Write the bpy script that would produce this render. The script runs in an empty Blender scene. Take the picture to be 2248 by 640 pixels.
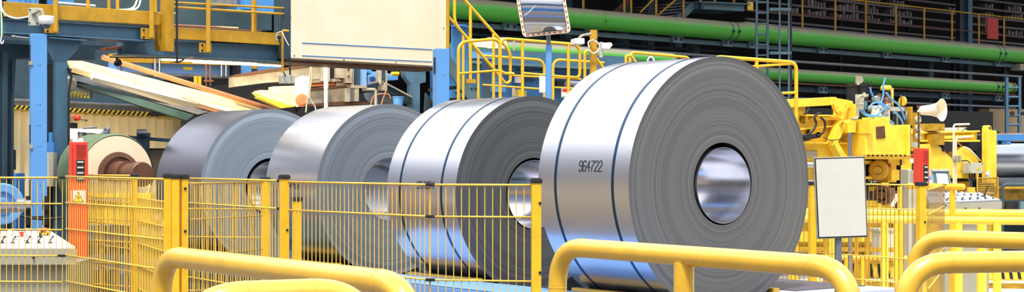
import bpy, math, random
from mathutils import Vector, Matrix
random.seed(7)
SC = bpy.context.scene
COL = SC.collection
PI = math.pi
F, CX, HY, CZ = 3510.0, 1124.0, 350.0, 1.6     # focal length (px), principal column, horizon row, eye height

# ------------------------------------------------------------------ camera, world, sun, added spot, exposure
cd = bpy.data.cameras.new('camera'); cam = bpy.data.objects.new('camera', cd); COL.objects.link(cam)
cam.location = (0, 0, CZ); cam.rotation_euler = (PI/2, 0, 0)
cd.sensor_width = 36; cd.lens = F/2248*36; cd.shift_y = 30/2248; cd.clip_end = 300
SC.camera = cam
SC.view_settings.view_transform = 'Standard'; SC.view_settings.look = 'None'
SC.view_settings.exposure = 0.0; SC.view_settings.gamma = 1.0; SC.view_settings.use_curve_mapping = False

world = bpy.data.worlds.new('hall_daylight'); SC.world = world; world.use_nodes = True
wn = world.node_tree.nodes; wl = world.node_tree.links; wn.clear()
wo = wn.new('ShaderNodeOutputWorld'); wb = wn.new('ShaderNodeBackground'); wr = wn.new('ShaderNodeValToRGB')
wt = wn.new('ShaderNodeTexCoord'); ws = wn.new('ShaderNodeSeparateXYZ')
wl.new(wt.outputs['Generated'], ws.inputs[0]); wl.new(ws.outputs['Z'], wr.inputs[0])
wl.new(wr.outputs[0], wb.inputs[0]); wl.new(wb.outputs[0], wo.inputs[0])
wb.inputs[1].default_value = 1.0
cr = wr.color_ramp
cr.elements[0].position = 0.0; cr.elements[0].color = (.20, .18, .18, 1)
cr.elements[1].position = .9; cr.elements[1].color = (1.5, 1.55, 1.65, 1)
for p_, c_ in ((.08, (.27, .24, .23, 1)), (.16, (.30, .30, .36, 1)), (.27, (.50, .52, .60, 1)), (.38, (1.5, 1.52, 1.6, 1)), (.6, (2.3, 2.32, 2.4, 1))):
    e_ = cr.elements.new(p_); e_.color = c_

sd = bpy.data.lights.new('sun', 'SUN'); sun = bpy.data.objects.new('sun', sd); COL.objects.link(sun)
sd.energy = 5.0; sd.angle = math.radians(8); sd.color = (1, .97, .92)
sun.location = (-4, -4, 14)
sun.rotation_euler = Vector((-.06, -.39, .92)).to_track_quat('Z', 'Y').to_euler()
spd = bpy.data.lights.new('added_warm_spot', 'SPOT'); spl = bpy.data.objects.new('added_warm_spot', spd); COL.objects.link(spl)  # added spot without a seen source; makes the chute glare
spd.energy = 650; spd.color = (1, .82, .55); spd.spot_size = math.radians(125); spd.spot_blend = .8; spd.shadow_soft_size = .3
spl.location = (-3.5, 18.7, 3.25)
spl.rotation_euler = (Vector(spl.location)-Vector((-3.6, 21, 2.3))).to_track_quat('Z', 'Y').to_euler()

# ------------------------------------------------------------------ helpers
def W(px, py, Y):
    return Vector(((px-CX)/F*Y, Y, CZ+(HY-py)/F*Y))

class Pl:
    """a vertical plane in the place, given by its distance seen in two directions"""
    def __init__(s, x1, Y1, x2, Y2):
        s.b = (1/Y2-1/Y1)/(x2-x1); s.a = 1/Y1-s.b*x1
        p = s.pt(x1, HY); q = s.pt(x2, HY); d = (q-p).normalized()
        s.d = d; s.n = Vector((-d.y, d.x, 0))
        if s.n.y < 0: s.n = -s.n
    def Y(s, px): return 1/(s.a+s.b*px)
    def pt(s, px, py, off=0):
        p = W(px, py, s.Y(px))
        return p+s.n*off if off else p
def flat(Y): return Pl(0, Y, 1000, Y*1.0001)

def spline(P, k=6):
    P = [Vector(p) for p in P]; Q_ = [P[0]*2-P[1]]+P+[P[-1]*2-P[-2]]; out = []
    for i in range(1, len(Q_)-2):
        a, b, c, d = Q_[i-1:i+3]
        for j in range(k):
            t = j/k; out.append((b*2+(c-a)*t+(a*2-b*5+c*4-d)*t*t+(b*3-a-c*3+d)*t**3)*.5)
    return out+[P[-1]]

class MB:
    def __init__(s): s.v = []; s.f = []; s.mi = []; s.sm = []
    def add(s, vs, fs, mi=0, sm=False):
        o = len(s.v); s.v += [Vector(x) for x in vs]
        for f in fs: s.f.append([o+i for i in f]); s.mi.append(mi); s.sm.append(sm)
        return s
    def prism(s, poly, vec, mi=0):
        n = len(poly); vec = Vector(vec); poly = [Vector(p) for p in poly]
        fs = [list(range(n)), list(range(2*n-1, n-1, -1))]+[[i, i+n, (i+1) % n+n, (i+1) % n] for i in range(n)]
        return s.add(poly+[p+vec for p in poly], fs, mi)
    def slab(s, pl, poly, th, off=0, mi=0):
        return s.prism([pl.pt(x, y, off) for x, y in poly], pl.n*th, mi)
    def rect(s, pl, x0, y0, x1, y1, th, off=0, mi=0):
        """upright rectangle on the plane; top and bottom edges level with the plane's own direction"""
        a = pl.pt(x0, y0, off); b = pl.pt(x1, y0, off); c = pl.pt(x0, y1, off)
        return s.prism([a, Vector((b.x, b.y, a.z)), Vector((b.x, b.y, c.z)), c], pl.n*th, mi)
    def box(s, c, sx, sy, sz, rz=0, mi=0):
        cx, cy = math.cos(rz), math.sin(rz); u = Vector((cx, cy, 0))*sx/2; w = Vector((-cy, cx, 0))*sy/2
        c = Vector(c)
        return s.prism([c-u-w, c+u-w, c+u+w, c-u+w], (0, 0, sz), mi)
    def bar(s, p, q, w, h=None, up=(0, 0, 1), mi=0):
        p = Vector(p); q = Vector(q); h = h or w; d = (q-p).normalized(); up = Vector(up)
        if abs(d.dot(up)) > .98: up = Vector((0, 1, 0))
        sd_ = d.cross(up).normalized()*w/2; uu = sd_.cross(d).normalized()*h/2
        return s.prism([p-sd_-uu, p+sd_-uu, p+sd_+uu, p-sd_+uu], q-p, mi)
    def tube(s, path, r, n=10, fil=0, mi=0, caps=True):
        P = [Vector(p) for p in path]
        if fil:
            out = [P[0]]
            for i in range(1, len(P)-1):
                a, b, c = P[i-1], P[i], P[i+1]
                t = min(fil, (a-b).length*.48, (c-b).length*.48)
                p0 = b+(a-b).normalized()*t; p1 = b+(c-b).normalized()*t
                for k in range(17):
                    u = k/16; out.append(p0*(1-u)**2+b*2*u*(1-u)+p1*u*u)
            out.append(P[-1]); P = out
        vs = []; fs = []; t0 = (P[1]-P[0]).normalized()
        ref = Vector((0, 0, 1)) if abs(t0.z) < .9 else Vector((1, 0, 0))
        u = t0.cross(ref).normalized()
        for i, p in enumerate(P):
            t = ((P[min(i+1, len(P)-1)]-P[max(i-1, 0)])).normalized()
            u = (u-t*u.dot(t)).normalized(); w = t.cross(u)
            rr = r[i] if isinstance(r, (list, tuple)) else r
            for k in range(n):
                a = 2*PI*k/n; vs.append(p+u*rr*math.cos(a)+w*rr*math.sin(a))
        for i in range(len(P)-1):
            for k in range(n):
                fs.append([i*n+k, i*n+(k+1) % n, (i+1)*n+(k+1) % n, (i+1)*n+k])
        s.add(vs, fs, mi, True)
        if caps: s.add(vs[:n], [list(range(n-1, -1, -1))], mi); s.add(vs[-n:], [list(range(n))], mi)
        return s
    def lathe(s, p, ax, prof, n=24, mi=0, closed=False):
        """prof: (distance along ax, radius) pairs, hard edges between"""
        p = Vector(p); ax = Vector(ax).normalized(); ref = Vector((0, 0, 1)) if abs(ax.z) < .9 else Vector((1, 0, 0))
        u = ax.cross(ref).normalized(); w = ax.cross(u)
        def ring(t, r): return [p+ax*t+(u*math.cos(2*PI*k/n)+w*math.sin(2*PI*k/n))*r for k in range(n)]
        for (t0, r0), (t1, r1) in zip(prof, prof[1:]):
            s.add(ring(t0, r0)+ring(t1, r1), [[k, (k+1) % n, n+(k+1) % n, n+k] for k in range(n)], mi, True)
        if not closed:
            if prof[0][1] > 1e-5: s.add(ring(*prof[0]), [list(range(n-1, -1, -1))], mi)
            if prof[-1][1] > 1e-5: s.add(ring(*prof[-1]), [list(range(n))], mi)
        return s
    def cyl(s, p, q, r, n=16, mi=0):
        d = Vector(q)-Vector(p); return s.lathe(p, d, [(0, r), (d.length, r)], n, mi)
    def ball(s, c, r, n=12, z0=-1, z1=1, mi=0, sz=1):
        K = 8; prof = []
        for k in range(K+1):
            z = z0+(z1-z0)*k/K; prof.append((z*r*sz, r*math.sqrt(max(0, 1-z*z))))
        return s.lathe(c, (0, 0, 1), prof, n, mi)
    def pieces(s):
        key = {}; par = list(range(len(s.v)))
        def find(i):
            while par[i] != i: par[i] = par[par[i]]; i = par[i]
            return i
        for i, v in enumerate(s.v):
            k = (round(v.x, 4), round(v.y, 4), round(v.z, 4))
            if k in key: par[find(i)] = find(key[k])
            else: key[k] = i
        for f in s.f:
            for i in f[1:]: par[find(i)] = find(f[0])
        out = {}
        for f, m, sm in zip(s.f, s.mi, s.sm):
            b = out.setdefault(find(f[0]), MB()); b.add([s.v[i] for i in f], [list(range(len(f)))], m, sm)
        for b in out.values():                       # weld again
            idx = {}; nv = []; mp = []
            for v in b.v:
                k = (round(v.x, 5), round(v.y, 5), round(v.z, 5))
                if k not in idx: idx[k] = len(nv); nv.append(v)
                mp.append(idx[k])
            b.f = [[mp[i] for i in f] for f in b.f]; b.v = nv
        return list(out.values())
    def build(s, name, mats, parent=None, *a, **kw):
        if parent is not None and name in SPLIT:
            for b in s.pieces(): o = b._build(SPLIT[name], mats, parent, **kw)
            return o
        return s._build(name, mats, parent, *a, **kw)
    def _build(s, name, mats, parent=None, label=None, cat=None, group=None, kind=None, local=False, bevel=0, base=None):
        if not isinstance(mats, (list, tuple)): mats = [mats]
        me = bpy.data.meshes.new(name)
        if parent is not None: o0 = Vector((0, 0, 0)) if local else LOC[parent.name]
        else:
            if base is not None: o0 = Vector(base)
            else:
                xs = [v.x for v in s.v]; ys = [v.y for v in s.v]; zs = [v.z for v in s.v]
                o0 = Vector(((min(xs)+max(xs))/2, (min(ys)+max(ys))/2, min(zs)))
        me.from_pydata([tuple(v-o0) for v in s.v], [], s.f)
        for m in mats: me.materials.append(m)
        me.polygons.foreach_set('material_index', s.mi); me.polygons.foreach_set('use_smooth', s.sm)
        me.validate(); me.update()
        import bmesh
        bm = bmesh.new(); bm.from_mesh(me); bmesh.ops.recalc_face_normals(bm, faces=bm.faces); bm.to_mesh(me); bm.free()
        o = bpy.data.objects.new(name, me); COL.objects.link(o)
        if parent is not None: o.parent = parent; LOC[o.name] = LOC[parent.name]
        else: o.location = o0; LOC[o.name] = o0
        if bevel:
            b = o.modifiers.new('edge_bevel', 'BEVEL'); b.width = bevel; b.segments = 2; b.limit_method = 'ANGLE'
        if label: o['label'] = label
        if cat: o['category'] = cat
        if group: o['group'] = group
        if kind: o['kind'] = kind
        return o
LOC = {}
SPLIT = dict(bolts='bolt', screws='screw', rivets='rivet', hinge_pins='hinge_pin', cross_wires='cross_wire', side_flange='side_flange', bracket_plate='bracket_plate', stiffening_rib='stiffening_rib',
 dark_opening='dark_opening', steel_rod='steel_rod', sensor_box='sensor_box', valve_manifold='manifold_block', elbow_fitting='elbow_fitting', red_knob='red_knob', tie_rod='tie_rod', motor_block='motor_block',
 access_opening='access_opening', opening_lug='opening_lug', pale_slat='pale_slat', door_panel='door_panel', gap='dark_gap', dark_gap='dark_gap', solenoids='solenoid', grille='grille_slat', pale_edge='pale_edge_strip',
 slot='slot', tag='tag', cable_tie='cable_tie', button='button', vent_slats='vent_slat', guard_cheek='guard_cheek', support_roller='support_roller', seam='seam', cable_gland='cable_gland', yellow_knob='yellow_knob_piece', gauge_plate='gauge_plate', red_dashes='red_dash', blue_line='blue_line', side_frame='side_frame', suspension='suspension_rod', ledge='ledge', lower_bracket='lower_bracket', terminal_box='terminal_box', relief_valve='relief_valve', press_cylinder='press_piece', link_arm='link_arm', hydraulic_fitting='hydraulic_fitting')
def thing(name, label, cat, base, group=None, rz=0):
    o = bpy.data.objects.new(name, None); COL.objects.link(o); o.location = base; o.rotation_euler = (0, 0, rz)
    o.empty_display_size = .1; LOC[o.name] = Vector(base); o['label'] = label; o['category'] = cat
    if group: o['group'] = group
    return o
def lin(c):
    c = c.lstrip('#'); r = [int(c[i:i+2], 16)/255 for i in (0, 2, 4)]
    return tuple(((x/12.92) if x <= .04045 else ((x+.055)/1.055)**2.4) for x in r)+(1,)
def mat(name, col, rough=.5, metal=0, dirt=.25, dcol=None, scale=3, emit=0, spec=.5, stretch=None, coat=0):
    m = bpy.data.materials.new(name); m.use_nodes = True; nt = m.node_tree; N = nt.nodes; L = nt.links
    b = N['Principled BSDF']; c = lin(col); b.inputs['Roughness'].default_value = rough; b.inputs['Metallic'].default_value = metal
    b.inputs['Specular IOR Level'].default_value = spec
    if coat: b.inputs['Coat Weight'].default_value = coat; b.inputs['Coat Roughness'].default_value = .28
    if dirt:
        tc = N.new('ShaderNodeTexCoord'); mp = N.new('ShaderNodeMapping'); L.new(tc.outputs['Object'], mp.inputs[0])
        if stretch: mp.inputs['Scale'].default_value = stretch
        nz = N.new('ShaderNodeTexNoise'); nz.inputs['Scale'].default_value = scale; nz.inputs['Detail'].default_value = 6
        nz.inputs['Roughness'].default_value = .65; L.new(mp.outputs[0], nz.inputs['Vector'])
        rp = N.new('ShaderNodeValToRGB'); rp.color_ramp.elements[0].position = .42; rp.color_ramp.elements[1].position = .72
        d = lin(dcol) if dcol else tuple(x*.55 for x in c[:3])+(1,)
        rp.color_ramp.elements[0].color = c
        rp.color_ramp.elements[1].color = tuple(c[i]*(1-dirt)+d[i]*dirt for i in range(3))+(1,)
        L.new(nz.outputs[0], rp.inputs[0]); L.new(rp.outputs[0], b.inputs['Base Color'])
    else: b.inputs['Base Color'].default_value = c
    if emit: b.inputs['Emission Color'].default_value = c; b.inputs['Emission Strength'].default_value = emit
    return m
M = dict(
 rail=mat('yellow_gloss_paint', '#e3b32c', .35, 0, .4, '#c18c24', 14, coat=1),
 fence=mat('yellow_fence_paint', '#eebb24', .4, 0, .35, '#b98a20', 14),
 wire=mat('yellow_wire_coating', '#e8bd44', .4, 0, .35, '#a88040', 25),
 wiret=mat('worn_brown_yellow_wire', '#a8833c', .45, 0, .4, '#6b563c', 25),
 mach=mat('machine_yellow_paint', '#fad442', .4, 0, .4, '#c9930f', 5),
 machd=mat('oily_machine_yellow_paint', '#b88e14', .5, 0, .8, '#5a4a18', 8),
 gold=mat('walkway_ochre_paint', '#c8981e', .5, 0, .6, '#8e6a1c', 6),
 blue=mat('bright_blue_paint', '#5f9cd8', .45, 0, .25, '#3f78b8', 3),
 steelb=mat('grey_blue_steel_paint', '#476c84', .5, 0, .6, '#3c5464', 5),
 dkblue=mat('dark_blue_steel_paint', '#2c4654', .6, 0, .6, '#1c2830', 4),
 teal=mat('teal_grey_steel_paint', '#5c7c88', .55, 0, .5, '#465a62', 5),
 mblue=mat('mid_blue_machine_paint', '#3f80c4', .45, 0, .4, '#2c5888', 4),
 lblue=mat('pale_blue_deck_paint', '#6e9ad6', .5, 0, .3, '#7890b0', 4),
 green=mat('green_pipe_paint', '#5cb246', .45, 0, .3, '#3f8a34', 4),
 cream=mat('cream_sheet_paint', '#f4e8cc', .45, 0, .35, '#e6cc90', 1.5),
 white=mat('white_plastic', '#f2f2f0', .4, 0, .1, '#cfcfc8', 6),
 signw=mat('blank_sign_white', '#d8d5ca', .4, 0, .3, '#c0b8a6', 4),
 grey=mat('light_grey_enamel', '#b8b8a8', .45, 0, .3, '#98988a', 4),
 greyd=mat('mid_grey_metal', '#7c8088', .45, .3, .5, '#4c5058', 6),
 dark=mat('near_black_rubber', '#16171a', .6, 0, .3, '#303030', 8),
 black=mat('unlit_void_black', '#0c0d10', .8, 0, 0),  # black that puts the dark of unlit depth into colour
 rust=mat('rusty_brown_steel', '#6e4834', .5, .3, .7, '#43302a', 8),
 brown=mat('brown_pipe_paint', '#a4714e', .5, 0, .5, '#6e4a38', 8),
 stone=mat('dusty_grey_steel', '#a8a290', .6, .1, .7, '#7a6450', 5),
 chrome=mat('chrome_steel', '#d4d8dc', .15, 1, .1, '#a0a4a8', 5),
 paled=mat('pale_deck_paint', '#b9c4da', .5, 0, .3, '#9aa4b8', 4),
 ctop=mat('blue_grey_console_top', '#9598a6', .45, 0, .2, '#7c8090', 4),
 greyc=mat('console_grey', '#9c9c8c', .45, 0, .3, '#808074', 4),
 tealdk=mat('dark_teal_paint', '#34504f', .55, 0, .4, '#26383a', 5),
 floor=mat('worn_dark_floor', '#5c5854', .6, 0, .5, '#484542', .8),
 steel=mat('satin_steel', '#b4bac2', .3, 1, .3, '#8a9098', 5),
 red=mat('red_enamel', '#e2452e', .4, 0, .25, '#b8321e', 4),
 redd=mat('dull_red_paint', '#c03a34', .5, 0, .3, '#8a2c28', 6),
 conc=mat('pale_concrete', '#c4beb2', .7, 0, .5, '#aaa49a', .8),
 grate=mat('dark_grating', '#5a5660', .6, .3, .8, '#2c2a30', 60),
 hose=mat('blue_air_hose', '#5a9ce4', .35, 0, 0),
 yel=mat('warning_yellow', '#f4d230', .5, 0, 0),
 strap=mat('blue_grey_steel_strap', '#34506a', .28, .8, .2, '#22364a', 20),
 ink=mat('black_stencil_ink', '#23252b', .6, 0, 0),
 beige=mat('beige_wrapped_paper', '#e8cfae', .6, 0, .3, '#d0b08a', 4),
 olive=mat('olive_green_cover', '#66785a', .6, 0, .4, '#4c5840', 4),
 lens=mat('smoked_dome', '#3c424a', .1, 0, 0, coat=1),
 screen=mat('lit_screen', '#e8ecf4', .3, 0, 0, emit=1.1),
 glow=mat('green_signal_lamp', '#b8ffd8', .3, 0, 0, emit=4),
 redglow=mat('red_signal_lamp', '#d02028', .3, 0, 0, emit=.6),
 tube=mat('fluorescent_tube_glass', '#fff8e8', .3, 0, 0, emit=5),
 ribs=mat('cream_corrugated_sheet', '#faeabc', .5, 0, .4, '#e6d09a', 3),
 tan=mat('tan_plaster', '#8f7c5c', .7, 0, .6, '#5c5040', 2),
 shelf=mat('greyish_shelf_steel', '#7a7276', .5, .2, .5, '#5c5a60', 6),
 pale=mat('pale_wrapped_goods', '#8e8c86', .6, 0, .4, '#8c8c88', 5),
 mirror=mat('polished_mirror', '#f4f6fa', .03, 1, 0),
 chute=mat('warm_yellow_sheet', '#ffe6a0', .45, 0, .4, '#fad060', 2),
 orange=mat('orange_rust_primer', '#cf7a4e', .6, 0, .5, '#8e5038', 8),
)
def dusty(name, base, dust):
    """painted pipe with dust that has settled on its upward side"""
    m = mat(name, base, .45, 0, 0); N = m.node_tree.nodes; L = m.node_tree.links; b = N['Principled BSDF']
    g = N.new('ShaderNodeNewGeometry'); s = N.new('ShaderNodeSeparateXYZ'); L.new(g.outputs['True Normal'], s.inputs[0])
    tc = N.new('ShaderNodeTexCoord'); nz = N.new('ShaderNodeTexNoise'); nz.inputs['Scale'].default_value = 3; L.new(tc.outputs['Object'], nz.inputs['Vector'])
    ad = N.new('ShaderNodeMath'); ad.operation = 'MULTIPLY_ADD'; ad.inputs[1].default_value = .35; L.new(nz.outputs[0], ad.inputs[0]); L.new(s.outputs['Z'], ad.inputs[2])
    r = N.new('ShaderNodeValToRGB'); r.color_ramp.elements[0].position = .38; r.color_ramp.elements[1].position = .86
    r.color_ramp.elements[0].color = lin(base); r.color_ramp.elements[1].color = lin(dust)
    L.new(ad.outputs[0], r.inputs[0]); L.new(r.outputs[0], b.inputs['Base Color']); return m
def scuffed(m):
    N = m.node_tree.nodes; L = m.node_tree.links; b = N['Principled BSDF']; src = b.inputs['Base Color'].links[0].from_socket
    tc = N.new('ShaderNodeTexCoord'); fac = None
    for sc, st, lo, hi in ((38, (1, 1, 1), .66, .72), (14, (1, 1, 9), .63, .70), (9, (7, 1, 1), .64, .70)):
        mp = N.new('ShaderNodeMapping'); mp.inputs['Scale'].default_value = st; L.new(tc.outputs['Object'], mp.inputs[0])
        nz = N.new('ShaderNodeTexNoise'); nz.inputs['Scale'].default_value = sc; nz.inputs['Detail'].default_value = 8; nz.inputs['Roughness'].default_value = .7
        L.new(mp.outputs[0], nz.inputs['Vector']); mr = N.new('ShaderNodeMapRange'); mr.inputs['From Min'].default_value = lo; mr.inputs['From Max'].default_value = hi; mr.inputs['To Max'].default_value = .55
        L.new(nz.outputs[0], mr.inputs['Value'])
        if fac: mx = N.new('ShaderNodeMath'); mx.operation = 'MAXIMUM'; L.new(fac, mx.inputs[0]); L.new(mr.outputs[0], mx.inputs[1]); fac = mx.outputs[0]
        else: fac = mr.outputs[0]
    mix = N.new('ShaderNodeMix'); mix.data_type = 'RGBA'; L.new(fac, mix.inputs[0]); L.new(src, mix.inputs[6]); mix.inputs[7].default_value = lin('#6a5228'); L.new(mix.outputs[2], b.inputs['Base Color'])
scuffed(M['rail'])
M['green'] = dusty('green_paint_with_settled_dust', '#4fae3c', '#a39c88')

def sheet_mat(name, col, rough):
    m = mat(name, col, rough, .89, 0); N = m.node_tree.nodes; L = m.node_tree.links; b = N['Principled BSDF']
    tc = N.new('ShaderNodeTexCoord'); mp = N.new('ShaderNodeMapping'); mp.inputs['Scale'].default_value = (14, .6, .6)
    nz = N.new('ShaderNodeTexNoise'); nz.inputs['Scale'].default_value = 1.5; nz.inputs['Detail'].default_value = 5
    L.new(tc.outputs['Object'], mp.inputs[0]); L.new(mp.outputs[0], nz.inputs['Vector'])
    mr = N.new('ShaderNodeMapRange'); mr.inputs['To Min'].default_value = rough-.04; mr.inputs['To Max'].default_value = rough+.05
    L.new(nz.outputs[0], mr.inputs['Value']); L.new(mr.outputs[0], b.inputs['Roughness'])
    return m
def ring_mat(name, R, c0, c1, rough, metal):
    m = mat(name, c0, rough, metal, 0); N = m.node_tree.nodes; L = m.node_tree.links; b = N['Principled BSDF']
    tc = N.new('ShaderNodeTexCoord'); mp = N.new('ShaderNodeMapping'); mp.inputs['Location'].default_value = (0, 0, -R); mp.inputs['Scale'].default_value = (0, 1, 1)
    L.new(tc.outputs['Object'], mp.inputs[0])
    ln = N.new('ShaderNodeVectorMath'); ln.operation = 'LENGTH'; L.new(mp.outputs[0], ln.inputs[0])
    # slight wobble so rings come and go around the turn
    nw = N.new('ShaderNodeTexNoise'); nw.inputs['Scale'].default_value = 1.6; L.new(mp.outputs[0], nw.inputs['Vector'])
    ad = N.new('ShaderNodeMath'); ad.operation = 'MULTIPLY_ADD'; ad.inputs[1].default_value = .012
    L.new(nw.outputs[0], ad.inputs[0]); L.new(ln.outputs['Value'], ad.inputs[2])
    acc = None
    for sc, w in ((150, .5), (38, .35), (9, .25)):
        nz = N.new('ShaderNodeTexNoise'); nz.noise_dimensions = '1D'; nz.inputs['Scale'].default_value = sc; nz.inputs['Detail'].default_value = 3; nz.inputs['Roughness'].default_value = .7
        L.new(ad.outputs[0], nz.inputs['W'])
        mm = N.new('ShaderNodeMath'); mm.operation = 'MULTIPLY_ADD'; mm.inputs[1].default_value = w
        L.new(nz.outputs[0], mm.inputs[0])
        if acc: L.new(acc.outputs[0], mm.inputs[2])
        else: mm.inputs[2].default_value = 0
        acc = mm
    rp = N.new('ShaderNodeValToRGB'); rp.color_ramp.elements[0].position = .38; rp.color_ramp.elements[1].position = .68
    rp.color_ramp.elements[0].color = lin(c1); rp.color_ramp.elements[1].color = lin(c0)
    L.new(acc.outputs[0], rp.inputs[0]); L.new(rp.outputs[0], b.inputs['Base Color'])
    bp = N.new('ShaderNodeBump'); bp.inputs['Strength'].default_value = .25; bp.inputs['Distance'].default_value = .004
    L.new(acc.outputs[0], bp.inputs['Height']); L.new(bp.outputs[0], b.inputs['Normal'])
    return m

# ------------------------------------------------------------------ the setting
AX = math.radians(38.1); NV = Vector((math.sin(AX), -math.cos(AX), 0)); LV = Vector((math.cos(AX), math.sin(AX), 0))
C4 = Vector((1.56, 11.82, 0))
PB = Pl(1100, 30.5, 2248, 43.3)          # line of the pipe rack
PW = Pl(0, 15.98, 640, 18.5)             # line of the walkway and the big cream board

MB().add([(-60, -25, 0), (60, -25, 0), (60, 90, 0), (-60, 90, 0)], [[0, 1, 2, 3]]).build('floor', M['floor'], kind='structure', base=(0, 0, 0))
MB().add([(2.2, 12, .004), (14, 10, .004), (16, 22, .004), (3, 22, .004)], [[0, 1, 2, 3]]).build('floor', M['conc'], kind='structure', base=(0, 0, 0))
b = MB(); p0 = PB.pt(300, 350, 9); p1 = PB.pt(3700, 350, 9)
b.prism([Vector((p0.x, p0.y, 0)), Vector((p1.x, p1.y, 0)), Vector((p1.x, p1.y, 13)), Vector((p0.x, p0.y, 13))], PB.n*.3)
b.build('wall_back', M['black'], kind='structure')  # wall coloured black so the background reads as unlit
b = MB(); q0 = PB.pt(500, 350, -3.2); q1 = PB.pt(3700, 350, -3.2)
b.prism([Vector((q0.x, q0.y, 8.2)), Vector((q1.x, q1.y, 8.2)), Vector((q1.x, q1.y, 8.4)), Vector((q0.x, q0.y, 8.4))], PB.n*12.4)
b.build('shading_roof', M['black'], kind='structure')  # unseen roof added to keep sun and sky off the pipe rack

for (c0, c1, w, h, m_) in (((-16, -9, 7.6), (16, -12, 7.6), .5, 1.3, 'mblue'), ((-16, -7, 3.9), (16, -9, 4.3), .4, .8, 'lblue'), ((-9, -8, .2), (-2, -9.5, 9.5), .5, .5, 'white'), ((-12, -10, 0), (-12, -10, 11), .6, .6, 'mach'), ((9, -10, 0), (9, -10, 11), .6, .6, 'mblue'), ((-16, -12, 11), (16, -14, 11), .5, 1.0, 'steelb')):
    b = MB(); b.bar(c0, c1, w, h); b.build('trim_added_girder', M[m_], kind='structure')  # girders added behind the camera for the mirror to reflect

def deck_pt(t, l, z): p = C4+NV*t+LV*l; return Vector((p.x, p.y, z))
def deck(l0, l1, t0, t1, z0, z1, mi=0, mb=None):
    mb = mb or MB(); return mb.prism([deck_pt(t0, l0, z0), deck_pt(t1, l0, z0), deck_pt(t1, l1, z0), deck_pt(t0, l1, z0)], (0, 0, z1-z0), mi)
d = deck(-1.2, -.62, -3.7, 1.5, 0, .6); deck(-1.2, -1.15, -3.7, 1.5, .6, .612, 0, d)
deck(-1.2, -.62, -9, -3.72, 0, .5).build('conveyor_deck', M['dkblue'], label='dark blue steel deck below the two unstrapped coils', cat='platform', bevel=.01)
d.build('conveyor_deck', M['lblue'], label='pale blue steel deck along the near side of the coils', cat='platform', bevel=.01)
th = thing('conveyor_deck', 'deck with dark grating on the far side of the large front coil', 'platform', deck_pt(0, 1.0, 0))
deck(.62, 1.55, -9, .35, 0, .6).build('deck_frame', M['paled'], th, bevel=.01)
deck(.68, 1.5, -8.9, .1, .6, .606).build('grating', M['grate'], th, label='dark grey grating')
g = deck(-.6, .6, -9, 1.4, 0, .30)
for l in (-.3, .3): deck(l-.05, l+.05, -9, 1.4, .3, .36, 1, g)
g.build('conveyor_bed', [M['dkblue'], M['greyd']], label='dark blue conveyor bed running under the four steel coils', cat='conveyor')

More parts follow.
